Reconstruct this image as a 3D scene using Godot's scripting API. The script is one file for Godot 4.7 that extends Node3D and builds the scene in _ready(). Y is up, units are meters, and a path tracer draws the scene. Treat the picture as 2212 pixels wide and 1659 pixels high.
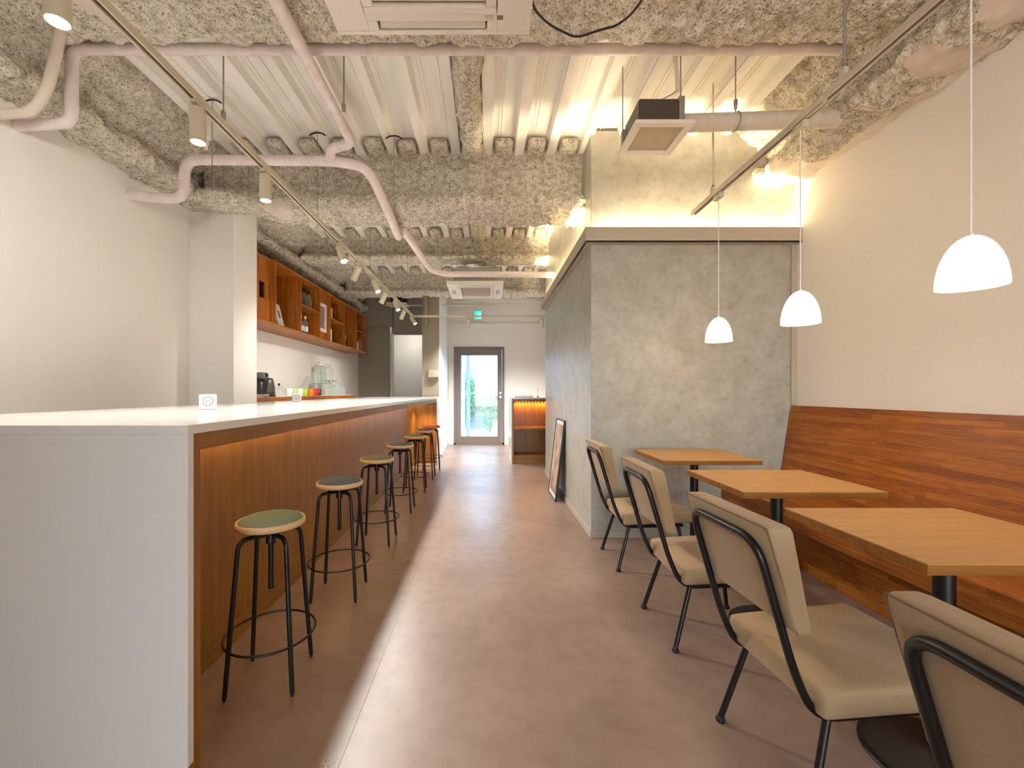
extends Node3D

# ---------------------------------------------------------------- numbers taken from the photograph
const F := 910.0          # focal length in pixels of the 2212 x 1659 frame
const EYE := 1.18
const DECK := 3.25        # underside of the roof deck
const XL := -2.77         # left wall
const XR := 2.485         # right wall

var M := {}
var used := {}
var rng := RandomNumberGenerator.new()

# ---------------------------------------------------------------- naming and adding
func numbered(called: String) -> String:
	if not used.has(called):
		used[called] = 0
		return called
	used[called] += 1
	return "%s_%03d" % [called, used[called]]

func tag(o: Node, label: String, category := "", group := "", kind := "") -> Node:
	if label: o.set_meta("label", label)
	if category: o.set_meta("category", category)
	if group: o.set_meta("group", group)
	if kind: o.set_meta("kind", kind)
	return o

func thing(called: String, label: String, category: String, at := Vector3.ZERO, turn := 0.0, group := "") -> Node3D:
	var o := Node3D.new()
	o.name = numbered(called)
	add_child(o)
	o.position = at
	o.rotation.y = turn
	tag(o, label, category, group)
	return o

func struct(called: String, label := "", at := Vector3.ZERO) -> Node3D:
	var o := Node3D.new()
	o.name = numbered(called)
	add_child(o)
	o.position = at
	tag(o, label, "", "", "structure")
	return o

func part(called: String, mesh: Mesh, m: Material, parent: Node, at := Vector3.ZERO, turn := Vector3.ZERO) -> MeshInstance3D:
	var o := MeshInstance3D.new()
	o.name = called
	o.mesh = mesh
	o.material_override = m
	parent.add_child(o, true)
	o.position = at
	o.rotation = turn
	return o

func solo(called: String, mesh: Mesh, m: Material, label: String, category: String, at := Vector3.ZERO, turn := Vector3.ZERO, group := "") -> MeshInstance3D:
	var o := part(numbered(called), mesh, m, self, at, turn)
	tag(o, label, category, group)
	return o

# ---------------------------------------------------------------- mesh helpers
func grid(P: PackedVector3Array, nu: int, nv: int, closed := false, UVs := PackedVector2Array()) -> ArrayMesh:
	# nu rings of nv points; closed joins the last point of a ring to its first
	var N := PackedVector3Array()
	N.resize(P.size())
	for i in nu:
		for j in nv:
			var a := P[mini(i + 1, nu - 1) * nv + j] - P[maxi(i - 1, 0) * nv + j]
			var jn := (j + 1) % nv if closed else mini(j + 1, nv - 1)
			var jp := (j + nv - 1) % nv if closed else maxi(j - 1, 0)
			var b := P[i * nv + jn] - P[i * nv + jp]
			var n := a.cross(b)
			N[i * nv + j] = n.normalized() if n.length() > 1e-12 else Vector3.UP
	var I := PackedInt32Array()
	for i in nu - 1:
		for j in (nv if closed else nv - 1):
			var k := (j + 1) % nv
			var q := [i * nv + j, i * nv + k, (i + 1) * nv + k, (i + 1) * nv + j]
			I.append_array([q[0], q[1], q[2], q[0], q[2], q[3]])
	var A := []
	A.resize(Mesh.ARRAY_MAX)
	A[Mesh.ARRAY_VERTEX] = P
	A[Mesh.ARRAY_NORMAL] = N
	A[Mesh.ARRAY_INDEX] = I
	if UVs.size() == P.size():
		A[Mesh.ARRAY_TEX_UV] = UVs
	var m := ArrayMesh.new()
	m.add_surface_from_arrays(Mesh.PRIMITIVE_TRIANGLES, A)
	return m

func lathe(prof: Array, seg := 32) -> ArrayMesh:
	# prof: [radius, y] pairs; corners that should stay sharp are given twice
	var P := PackedVector3Array()
	for p in prof:
		for j in seg:
			var a := TAU * j / seg
			P.append(Vector3(p[0] * cos(a), p[1], p[0] * sin(a)))
	var st := SurfaceTool.new()
	st.begin(Mesh.PRIMITIVE_TRIANGLES)
	for i in prof.size() - 1:
		var flat: bool = prof[i][0] == prof[i + 1][0] and prof[i][1] == prof[i + 1][1]
		if flat:
			continue
		for j in seg:
			var k := (j + 1) % seg
			var quad := [i * seg + j, (i + 1) * seg + j, (i + 1) * seg + k, i * seg + k]
			for t in [0, 1, 2, 0, 2, 3]:
				st.set_smooth_group(_group(prof, i))
				st.add_vertex(P[quad[t]])
	st.generate_normals()
	return st.commit()

func _group(prof: Array, i: int) -> int:
	# a new smooth group starts wherever a profile point repeats
	var g := 1
	for k in i:
		if prof[k][0] == prof[k + 1][0] and prof[k][1] == prof[k + 1][1]:
			g += 1
	return g

func sharp(prof: Array) -> Array:
	var out := []
	for k in prof.size():
		out.append(prof[k])
		if k > 0 and k < prof.size() - 1:
			out.append(prof[k])
	return out

func fillet(pts: Array, r: float, n := 6) -> Array:
	var out := [pts[0]]
	for i in range(1, pts.size() - 1):
		var p: Vector3 = pts[i]
		var a: Vector3 = (pts[i - 1] - p)
		var b: Vector3 = (pts[i + 1] - p)
		var d := minf(r, minf(a.length(), b.length()) * 0.49)
		var s := p + a.normalized() * d
		var e := p + b.normalized() * d
		for k in n + 1:
			var t := float(k) / n
			out.append(s.lerp(p, t).lerp(p.lerp(e, t), t))
	out.append(pts[-1])
	return out

func tube(pts: Array, r: float, seg := 12, loop := false, caps := true) -> ArrayMesh:
	var P := PackedVector3Array()
	var n := pts.size()
	var up := Vector3.UP
	var first: Vector3 = (pts[1] - pts[0]).normalized()
	if absf(first.dot(up)) > 0.95:
		up = Vector3.RIGHT
	var side := first.cross(up).normalized()
	var rings := []
	for i in n:
		var t: Vector3
		if loop:
			t = (pts[(i + 1) % n] - pts[(i + n - 1) % n]).normalized()
		else:
			t = (pts[mini(i + 1, n - 1)] - pts[maxi(i - 1, 0)]).normalized()
		side = (side - t * side.dot(t)).normalized()
		var w := t.cross(side).normalized()
		rings.append([pts[i], side, w])
	if loop:
		rings.append(rings[0])
	if caps and not loop:
		rings.push_front([pts[0], Vector3.ZERO, Vector3.ZERO])
		rings.push_back([pts[-1], Vector3.ZERO, Vector3.ZERO])
	var st := SurfaceTool.new()
	st.begin(Mesh.PRIMITIVE_TRIANGLES)
	for i in rings.size():
		for j in seg:
			var a := TAU * j / seg
			P.append(rings[i][0] + (rings[i][1] * cos(a) + rings[i][2] * sin(a)) * r)
	for i in rings.size() - 1:
		var cap: bool = caps and not loop and (i == 0 or i == rings.size() - 2)
		st.set_smooth_group(-1 if cap else 1)
		for j in seg:
			var k := (j + 1) % seg
			var q := [i * seg + j, (i + 1) * seg + j, (i + 1) * seg + k, i * seg + k]
			for t in ([0, 1, 2] if cap and i == 0 else [0, 1, 3] if cap else [0, 1, 2, 0, 2, 3]):
				st.set_smooth_group(0 if not cap else (2 if i == 0 else 3))
				st.add_vertex(P[q[t]])
	st.generate_normals()
	return st.commit()

func circle(r: float, y: float, n := 40) -> Array:
	var out := []
	for i in n:
		out.append(Vector3(r * cos(TAU * i / n), y, r * sin(TAU * i / n)))
	return out

func _face(st: SurfaceTool, c: Array, nrm: Vector3, grain: int, off: Vector2) -> void:
	# a convex fan with flat normal and uv in metres, u along the grain
	var ax := nrm.abs()
	var na := ax.max_axis_index()
	var ua := grain if grain != na else (na + 1) % 3
	var va := 3 - na - ua
	if c.size() > 2 and (c[1] - c[0]).cross(c[2] - c[0]).dot(nrm) > 0.0:
		c = c.duplicate()
		c.reverse()          # front faces run clockwise
	for i in range(1, c.size() - 1):
		for v in [c[0], c[i], c[i + 1]]:
			st.set_normal(nrm)
			st.set_uv(Vector2(v[ua], v[va]) + off)
			st.add_vertex(v)

func add_box(st: SurfaceTool, c: Vector3, s: Vector3, b := 0.0, grain := 0, off := Vector2.ZERO) -> void:
	var h := s * 0.5
	b = minf(b, minf(h.x, minf(h.y, h.z)) * 0.9)
	for a in 3:
		for sg in [-1.0, 1.0]:
			var u := (a + 1) % 3
			var w := (a + 2) % 3
			var q := []
			for k in [[-1, -1], [-1, 1], [1, 1], [1, -1]]:
				var p := Vector3.ZERO
				p[a] = sg * h[a]
				p[u] = k[0] * (h[u] - b)
				p[w] = k[1] * (h[w] - b)
				q.append(c + p)
			if sg < 0: q.reverse()
			var n := Vector3.ZERO
			n[a] = sg
			_face(st, q, n, grain, off)
	if b <= 0.0: return
	for a in 3:   # edges parallel to axis a
		var u := (a + 1) % 3
		var w := (a + 2) % 3
		for su in [-1.0, 1.0]:
			for sw in [-1.0, 1.0]:
				var q := []
				for k in [[0, -1], [1, -1], [1, 1], [0, 1]]:
					var p := Vector3.ZERO
					p[a] = k[1] * (h[a] - b)
					p[u] = su * (h[u] - (b if k[0] == 0 else 0.0))
					p[w] = sw * (h[w] - (0.0 if k[0] == 0 else b))
					q.append(c + p)
				if su * sw < 0: q.reverse()
				var n := Vector3.ZERO
				n[u] = su
				n[w] = sw
				_face(st, q, n.normalized(), grain, off)
	for sx in [-1.0, 1.0]:
		for sy in [-1.0, 1.0]:
			for sz in [-1.0, 1.0]:
				var sgn := Vector3(sx, sy, sz)
				var q := []
				for a in 3:
					var p := sgn * (h - Vector3(b, b, b))
					p[a] = sgn[a] * h[a]
					q.append(c + p)
				if sx * sy * sz > 0: q.reverse()
				_face(st, q, sgn.normalized(), grain, off)

func box(s: Vector3, b := 0.003, grain := 0, off := Vector2.ZERO) -> ArrayMesh:
	var st := SurfaceTool.new()
	st.begin(Mesh.PRIMITIVE_TRIANGLES)
	add_box(st, Vector3.ZERO, s, b, grain, off)
	return st.commit()

func boxes(list: Array, b := 0.002, grain := 0) -> ArrayMesh:
	var st := SurfaceTool.new()
	st.begin(Mesh.PRIMITIVE_TRIANGLES)
	for k in list:
		add_box(st, k[0], k[1], b, grain)
	return st.commit()

func span(called: String, m: Material, parent: Node, x0: float, x1: float, y0: float, y1: float, z0: float, z1: float, b := 0.002, grain := 0, off := Vector2.ZERO) -> MeshInstance3D:
	# a box between limits; z0 and z1 are distances in front of the camera
	var c := Vector3((x0 + x1) / 2, (y0 + y1) / 2, -(z0 + z1) / 2)
	return part(called, box(Vector3(absf(x1 - x0), absf(y1 - y0), absf(z1 - z0)), b, grain, off + Vector2(c[grain], c.x + c.y)), m, parent, c)

func prism(poly: Array, depth: float, axis := 2, grain := 2) -> ArrayMesh:
	# poly: Vector2 outline (convex enough for triangulation), extruded symmetrically along the axis (0: y,z outline  2: x,y outline)
	var pv := PackedVector2Array(poly)
	var tri := Geometry2D.triangulate_polygon(pv)
	var put := func(p: Vector2, d: float) -> Vector3:
		return Vector3(p.x, p.y, d) if axis == 2 else Vector3(d, p.y, p.x)
	var st := SurfaceTool.new()
	st.begin(Mesh.PRIMITIVE_TRIANGLES)
	for s in [-0.5, 0.5]:
		var n := Vector3(0, 0, signf(s)) if axis == 2 else Vector3(signf(s), 0, 0)
		for k in range(0, tri.size(), 3):
			_face(st, [put.call(pv[tri[k]], s * depth), put.call(pv[tri[k + 1]], s * depth), put.call(pv[tri[k + 2]], s * depth)], n, grain, Vector2.ZERO)
	for i in pv.size():
		var a := pv[i]
		var b := pv[(i + 1) % pv.size()]
		var q := [put.call(a, -depth / 2), put.call(b, -depth / 2), put.call(b, depth / 2), put.call(a, depth / 2)]
		var n: Vector3 = (q[1] - q[0]).cross(q[3] - q[0]).normalized()
		_face(st, q, n, grain, Vector2.ZERO)
	return st.commit()

func cushion(s: Vector3, r: float, n := 10, mod = null) -> ArrayMesh:
	# a box with rounded edges, its faces divided so that mod(Vector3) -> Vector3 can shape it
	var h := s * 0.5
	var st := SurfaceTool.new()
	st.begin(Mesh.PRIMITIVE_TRIANGLES)
	for a in 3:
		var u := (a + 1) % 3
		var w := (a + 2) % 3
		for sg in [-1.0, 1.0]:
			var pts := []
			for i in n + 1:
				for j in n + 1:
					var p := Vector3.ZERO
					p[a] = sg * h[a]
					# more points near the edges
					p[u] = h[u] * sin(PI * (float(i) / n - 0.5))
					p[w] = h[w] * sin(PI * (float(j) / n - 0.5))
					var inner := Vector3(clampf(p.x, -h.x + r, h.x - r), clampf(p.y, -h.y + r, h.y - r), clampf(p.z, -h.z + r, h.z - r))
					var q := inner + (p - inner).normalized() * r
					pts.append(mod.call(q) if mod != null else q)
			for i in n:
				for j in n:
					var c := [i * (n + 1) + j, i * (n + 1) + j + 1, (i + 1) * (n + 1) + j + 1, (i + 1) * (n + 1) + j]
					if sg < 0: c.reverse()
					for t in [0, 1, 2, 0, 2, 3]:
						st.set_smooth_group(0)
						st.add_vertex(pts[c[t]])
	st.index()
	st.deindex()
	st.generate_normals()
	return st.commit()

# ---------------------------------------------------------------- textures and materials
func tiled(f: Callable, u: float, v: float) -> float:
	# makes f repeat over the unit square by fading its edges into each other
	var e := 0.12
	var a: float = f.call(u, v)
	var tu := clampf((u - (1.0 - e)) / e, 0.0, 1.0)
	var tv := clampf((v - (1.0 - e)) / e, 0.0, 1.0)
	if tu > 0.0:
		a = lerpf(a, f.call(u - 1.0, v), tu)
	if tv > 0.0:
		var b: float = f.call(u, v - 1.0)
		if tu > 0.0:
			b = lerpf(b, f.call(u - 1.0, v - 1.0), tu)
		a = lerpf(a, b, tv)
	return a

func wood_image(sd: int, dark: Color, mid: Color, light: Color, bands: float, wave: float, w := 384, h := 256) -> ImageTexture:
	var n := FastNoiseLite.new()
	n.seed = sd
	n.noise_type = FastNoiseLite.TYPE_SIMPLEX
	n.frequency = 1.0
	n.fractal_type = FastNoiseLite.FRACTAL_NONE
	var im := Image.create(w, h, false, Image.FORMAT_RGB8)
	var f := func(u: float, v: float) -> float:
		var bend := n.get_noise_2d(u * 1.3, v * 2.0) * wave
		var ring := 0.5 + 0.5 * sin((v + bend) * bands * TAU + 2.0 * n.get_noise_2d(u * 2.0 + 9.0, v * 7.0))
		var streak := n.get_noise_2d(u * 5.0 + 40.0, v * 90.0)
		var pore := n.get_noise_2d(u * 26.0 + 70.0, v * 240.0)
		return 0.5 + 0.22 * (ring - 0.5) + 0.26 * streak + 0.16 * pore + 0.25 * n.get_noise_2d(u * 1.2 + 5.0, v * 6.0)
	for y in h:
		for x in w:
			var t := clampf(tiled(f, float(x) / w, float(y) / h), 0.0, 1.0)
			var c := dark.lerp(mid, t * 2.0) if t < 0.5 else mid.lerp(light, t * 2.0 - 1.0)
			im.set_pixel(x, y, c)
	return ImageTexture.create_from_image(im)

func noise_tex(sd: int, freq: float, ramp: Array, size := 512, octaves := 4, type := FastNoiseLite.TYPE_SIMPLEX_SMOOTH, as_normal := false, bump := 4.0) -> NoiseTexture2D:
	var n := FastNoiseLite.new()
	n.seed = sd
	n.noise_type = type
	n.frequency = freq
	n.fractal_octaves = octaves
	var t := NoiseTexture2D.new()
	t.width = size
	t.height = size
	t.seamless = true
	t.noise = n
	if as_normal:
		t.as_normal_map = true
		t.bump_strength = bump
	if ramp:
		var g := Gradient.new()
		g.offsets = PackedFloat32Array(ramp.map(func(r): return r[0]))
		g.colors = PackedColorArray(ramp.map(func(r): return r[1]))
		t.color_ramp = g
	return t

func rgb(r: float, g: float, b: float) -> Color:
	return Color(r / 255.0, g / 255.0, b / 255.0)

func mat(c: Color, rough := 0.6, metal := 0.0) -> StandardMaterial3D:
	var m := StandardMaterial3D.new()
	m.albedo_color = c
	m.roughness = rough
	m.metallic = metal
	return m

func tex(m: StandardMaterial3D, t: Texture2D, scale: Vector3, world := true) -> StandardMaterial3D:
	m.albedo_texture = t
	m.uv1_triplanar = true
	m.uv1_world_triplanar = world
	m.uv1_scale = scale
	return m

func wood(t: Texture2D, rough: float, tint := Color.WHITE, us := 0.8, vs := 2.4) -> StandardMaterial3D:
	var m := mat(tint, rough)
	m.albedo_texture = t
	m.uv1_scale = Vector3(us, vs, 1)
	return m

func glow(c: Color, e: float) -> StandardMaterial3D:
	var m := mat(Color(0.9, 0.9, 0.88), 0.5)
	m.emission_enabled = true
	m.emission = c
	m.emission_energy_multiplier = e
	return m

func clear(c: Color, a: float, rough := 0.03) -> StandardMaterial3D:
	var m := mat(Color(c.r, c.g, c.b, a), rough)
	m.transparency = BaseMaterial3D.TRANSPARENCY_ALPHA
	return m

func make_materials() -> void:
	var plaster_bump := noise_tex(3, 0.03, [], 256, 4)
	M.wall = mat(rgb(232, 227, 220), 0.75)
	M.grey_wall = mat(rgb(148, 136, 118), 0.75)
	for k in ["wall", "grey_wall"]:
		M[k].heightmap_enabled = true
		M[k].heightmap_texture = plaster_bump
		M[k].heightmap_scale = 0.06
		M[k].uv1_triplanar = true
		M[k].uv1_world_triplanar = true
		M[k].uv1_scale = Vector3(3, 3, 3)
	# trowelled mortar of the boxed-out room
	M.mortar = tex(mat(Color.WHITE, 0.42), noise_tex(11, 0.006, [[0.0, rgb(164, 161, 148)], [0.4, rgb(173, 170, 157)], [0.6, rgb(177, 174, 162)], [1.0, rgb(186, 183, 172)]], 1024, 6), Vector3(0.6, 0.6, 0.6))
	M.mortar.roughness_texture = noise_tex(12, 0.01, [[0.0, Color(0.75, 0.75, 0.75)], [1.0, Color(1, 1, 1)]], 512, 5)
	M.mortar.detail_enabled = true
	M.mortar.detail_blend_mode = BaseMaterial3D.BLEND_MODE_MUL
	M.mortar.detail_albedo = noise_tex(14, 0.045, [[0.0, rgb(226, 223, 218)], [0.35, rgb(245, 243, 240)], [1.0, Color.WHITE]], 512, 5)
	M.mortar.detail_uv_layer = BaseMaterial3D.DETAIL_UV_1
	M.mortar.heightmap_enabled = true
	M.mortar.heightmap_texture = noise_tex(13, 0.02, [], 512, 5)
	M.mortar.heightmap_scale = 0.12
	M.ledge = mat(rgb(176, 166, 148), 0.6)
	# poured floor
	M.floor = tex(mat(Color.WHITE, 0.38), noise_tex(21, 0.004, [[0.0, rgb(132, 110, 97)], [0.35, rgb(140, 118, 104)], [0.6, rgb(145, 123, 109)], [1.0, rgb(153, 132, 118)]], 1024, 6), Vector3(0.32, 0.32, 0.32))
	M.floor.roughness_texture = noise_tex(22, 0.012, [[0.0, Color(0.8, 0.8, 0.8)], [1.0, Color(1, 1, 1)]], 512, 4)
	M.floor.detail_enabled = true
	M.floor.detail_blend_mode = BaseMaterial3D.BLEND_MODE_MUL
	M.floor.detail_albedo = noise_tex(23, 0.05, [[0.0, rgb(232, 228, 224)], [0.5, rgb(250, 248, 246)], [1.0, Color.WHITE]], 512, 4)
	M.floor.detail_uv_layer = BaseMaterial3D.DETAIL_UV_1
	# sprayed fireproofing
	M.spray = tex(mat(Color.WHITE, 0.95), noise_tex(31, 0.075, [[0.0, rgb(92, 83, 72)], [0.26, rgb(138, 128, 112)], [0.36, rgb(224, 217, 201)], [0.6, rgb(236, 230, 216)], [1.0, rgb(246, 242, 231)]], 512, 3), Vector3(1.5, 1.5, 1.5))
	M.spray.heightmap_enabled = true
	M.spray.heightmap_texture = noise_tex(32, 0.06, [], 512, 4)
	M.spray.heightmap_scale = 1.2
	M.spray.detail_enabled = true
	M.spray.detail_blend_mode = BaseMaterial3D.BLEND_MODE_MUL
	M.spray.detail_albedo = noise_tex(33, 0.02, [[0.0, rgb(170, 163, 152)], [0.35, rgb(222, 217, 208)], [0.55, rgb(248, 246, 241)], [1.0, Color.WHITE]], 512, 4)
	M.patch = mat(rgb(214, 200, 186), 0.8)
	M.deck = tex(mat(Color.WHITE, 0.6), noise_tex(41, 0.01, [[0.0, rgb(232, 227, 218)], [0.5, rgb(241, 237, 229)], [1.0, rgb(247, 243, 236)]], 512, 4), Vector3(1.2, 6, 0.25))
	M.slab = mat(rgb(150, 145, 138), 0.9)
	# woods (u along the grain)
	var oak := wood_image(51, rgb(134, 88, 28), rgb(152, 103, 34), rgb(164, 115, 44), 5.0, 0.12)
	var teak := wood_image(52, rgb(134, 70, 12), rgb(164, 94, 24), rgb(184, 116, 40), 4.0, 0.16)
	var teak2 := wood_image(53, rgb(124, 64, 10), rgb(156, 86, 20), rgb(184, 112, 36), 7.0, 0.3)
	var pale := wood_image(54, rgb(172, 124, 68), rgb(182, 134, 76), rgb(189, 142, 84), 5.0, 0.1)
	var beech := wood_image(55, rgb(206, 170, 120), rgb(216, 182, 134), rgb(224, 194, 150), 5.0, 0.1, 128, 128)
	M.oak = wood(oak, 0.4)
	M.oak_trim = wood(oak, 0.45, Color(0.92, 0.88, 0.82))
	M.teak = wood(teak, 0.42)
	M.table = wood(pale, 0.45)
	M.table_edge = wood(oak, 0.5, Color(0.92, 0.86, 0.74))
	M.staves = []
	for k in 6:
		var t: Color = [Color(1, 1, 1), Color(0.95, 0.94, 0.9), Color(1, 0.98, 0.95), Color(0.91, 0.9, 0.87), Color(0.96, 0.95, 0.92), Color(1, 1, 0.98)][k]
		M.staves.append(wood(teak if k % 2 == 0 else teak2, 0.4, t))
	M.beech = wood(beech, 0.4, Color.WHITE, 2.0, 6.0)
	# white quartz of the counter
	M.quartz = mat(rgb(220, 216, 210), 0.16)
	M.white = mat(rgb(232, 230, 226), 0.45)
	M.cream = mat(rgb(208, 198, 172), 0.5)
	M.unit = mat(rgb(226, 217, 202), 0.5)
	M.unit_dark = mat(rgb(120, 108, 94), 0.6)
	M.pipe = tex(mat(rgb(240, 229, 225), 0.6), noise_tex(61, 0.02, [[0.0, rgb(230, 224, 222)], [1.0, Color.WHITE]], 256, 3), Vector3(2, 2, 2))
	M.conduit = mat(rgb(214, 202, 184), 0.5)
	M.duct = mat(rgb(206, 194, 176), 0.55)
	M.steel = mat(rgb(150, 145, 138), 0.4, 0.7)
	M.galv = mat(rgb(160, 158, 150), 0.45, 0.6)
	M.black = mat(rgb(13, 12, 12), 0.36, 0.0)
	M.black_matte = mat(rgb(18, 17, 16), 0.6)
	M.fan_body = mat(rgb(74, 64, 52), 0.55)
	M.fan_sheet = mat(rgb(190, 174, 146), 0.7)
	M.slot = mat(rgb(52, 42, 34), 0.7)
	M.fabric = tex(mat(Color.WHITE, 0.95), noise_tex(71, 0.35, [[0.0, rgb(142, 117, 84)], [0.5, rgb(166, 140, 104)], [1.0, rgb(184, 159, 124)]], 256, 2), Vector3(5, 5, 5), false)
	M.fabric.rim_enabled = true
	M.fabric.rim = 0.3
	M.fabric.rim_tint = 0.6
	M.seam = mat(rgb(128, 106, 80), 0.9)
	M.green_pad = mat(rgb(122, 140, 122), 0.85)
	M.olive_pad = mat(rgb(112, 118, 92), 0.85)
	M.blue_pad = mat(rgb(84, 98, 116), 0.85)
	M.grey_pad = mat(rgb(86, 88, 94), 0.85)
	M.orange_pad = mat(rgb(206, 92, 62), 0.85)
	M.orange_rim = mat(rgb(206, 110, 70), 0.5)
	M.door = mat(rgb(116, 104, 94), 0.5)
	M.pane = clear(Color(0.93, 0.97, 1.0), 0.06)
	M.glass = clear(Color(0.8, 0.84, 0.81), 0.2)
	M.glass_tint = clear(Color(0.55, 0.63, 0.57), 0.22)
	M.shade = glow(Color(1.0, 0.96, 0.9), 0.33)
	M.lens = glow(Color(1.0, 0.95, 0.86), 4.0)
	M.led = glow(Color(1.0, 0.78, 0.45), 1.5)
	M.led_bead = glow(Color(1.0, 0.72, 0.3), 4.0)
	M.cove_led = glow(Color(1.0, 0.9, 0.72), 3.0)
	M.exit_green = glow(Color(0.06, 0.78, 0.62), 0.8)
	M.exit_green.albedo_color = rgb(10, 140, 110)
	M.exit_white = glow(Color(0.85, 1.0, 0.96), 0.6)
	M.grey_plastic = mat(rgb(112, 110, 107), 0.5)
	M.chrome = mat(rgb(190, 188, 184), 0.2, 0.9)
	M.print = tex(mat(Color.WHITE, 0.5), noise_tex(81, 0.01, [[0.0, rgb(120, 84, 62)], [0.5, rgb(178, 140, 112)], [1.0, rgb(222, 202, 184)]], 256, 3), Vector3(3, 1.2, 1.2))
	M.print_small = tex(mat(Color.WHITE, 0.6), noise_tex(82, 0.03, [[0.0, rgb(92, 60, 62)], [0.5, rgb(150, 112, 108)], [1.0, rgb(196, 170, 158)]], 256, 3), Vector3(4, 4, 4))
	M.leaf = mat(rgb(84, 142, 104), 0.6)
	M.leaf.backlight_enabled = true
	M.leaf.backlight = Color(0.35, 0.5, 0.2)
	M.outside_wall = mat(rgb(200, 198, 196), 0.8)
	M.outside_grey = mat(rgb(132, 146, 160), 0.8)
	M.outside_ground = mat(rgb(190, 190, 190), 0.85)
	M.soil = mat(rgb(70, 60, 52), 0.9)

# ---------------------------------------------------------------- lights
func aim(l: Node3D, at: Vector3, dir: Vector3) -> void:
	var up := Vector3.UP if absf(dir.normalized().y) < 0.98 else Vector3.FORWARD
	l.transform = Transform3D(Basis.looking_at(dir, up), at)

func area(called: String, at: Vector3, dir: Vector3, size: Vector2, energy: float, c: Color, parent: Node = self) -> void:
	var l := AreaLight3D.new()
	l.name = called
	parent.add_child(l, true)
	l.area_size = size
	l.area_range = 20.0
	l.light_energy = energy
	l.light_color = c
	l.shadow_enabled = true
	aim(l, at, dir)

func area_y(called: String, at: Vector3, up_facing: bool, sx: float, sz: float, energy: float, c: Color, parent: Node) -> void:
	# a strip lying level, sx along x and sz along z
	var l := AreaLight3D.new()
	l.name = called
	parent.add_child(l, true)
	l.area_size = Vector2(sx, sz)
	l.area_range = 20.0
	l.light_energy = energy
	l.light_color = c
	l.shadow_enabled = true
	l.transform = Transform3D(Basis.from_euler(Vector3(PI / 2 if up_facing else -PI / 2, 0, 0)), at)

# ---------------------------------------------------------------- scene
func _ready() -> void:
	rng.seed = 4711
	# camera: level, facing straight down the room; the frame is shifted against the lens axis
	var cam := Camera3D.new()
	cam.name = "camera"
	add_child(cam)
	cam.position = Vector3(0, EYE, 0)
	cam.projection = Camera3D.PROJECTION_FRUSTUM
	cam.near = 0.05
	cam.far = 100.0
	cam.size = 0.05 * 1659.0 / F
	cam.frustum_offset = Vector2(52.0, 16.5) / F * 0.05
	cam.current = true

	var env := Environment.new()
	env.tonemap_mode = Environment.TONE_MAPPER_LINEAR
	env.tonemap_exposure = 3.0
	env.background_mode = Environment.BG_SKY
	var sky := Sky.new()
	var sm := ProceduralSkyMaterial.new()
	sm.sky_top_color = Color(0.62, 0.78, 0.95)
	sm.sky_horizon_color = Color(0.86, 0.94, 1.0)
	sm.ground_bottom_color = Color(0.5, 0.5, 0.5)
	sm.ground_horizon_color = Color(0.75, 0.78, 0.8)
	sm.sky_energy_multiplier = 2.1
	sky.sky_material = sm
	env.sky = sky
	env.sdfgi_enabled = true
	env.ssao_enabled = true
	env.ssil_enabled = true
	var we := WorldEnvironment.new()
	we.name = "world"
	we.environment = env
	add_child(we)

	# daylight through the shop front behind the camera
	area("shop_front_daylight", Vector3(-0.15, 1.45, 6.88), Vector3(0, 0, -1), Vector2(4.4, 2.3), 8.0, Color(1.0, 0.985, 0.96))

	make_materials()
	build_shell()
	build_ceiling()
	build_core()
	build_far_end()
	build_outside()
	build_counter()
	build_stools()
	build_kitchen()
	build_seating()
	build_services()
	build_lamps()
	build_small_things()

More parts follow.
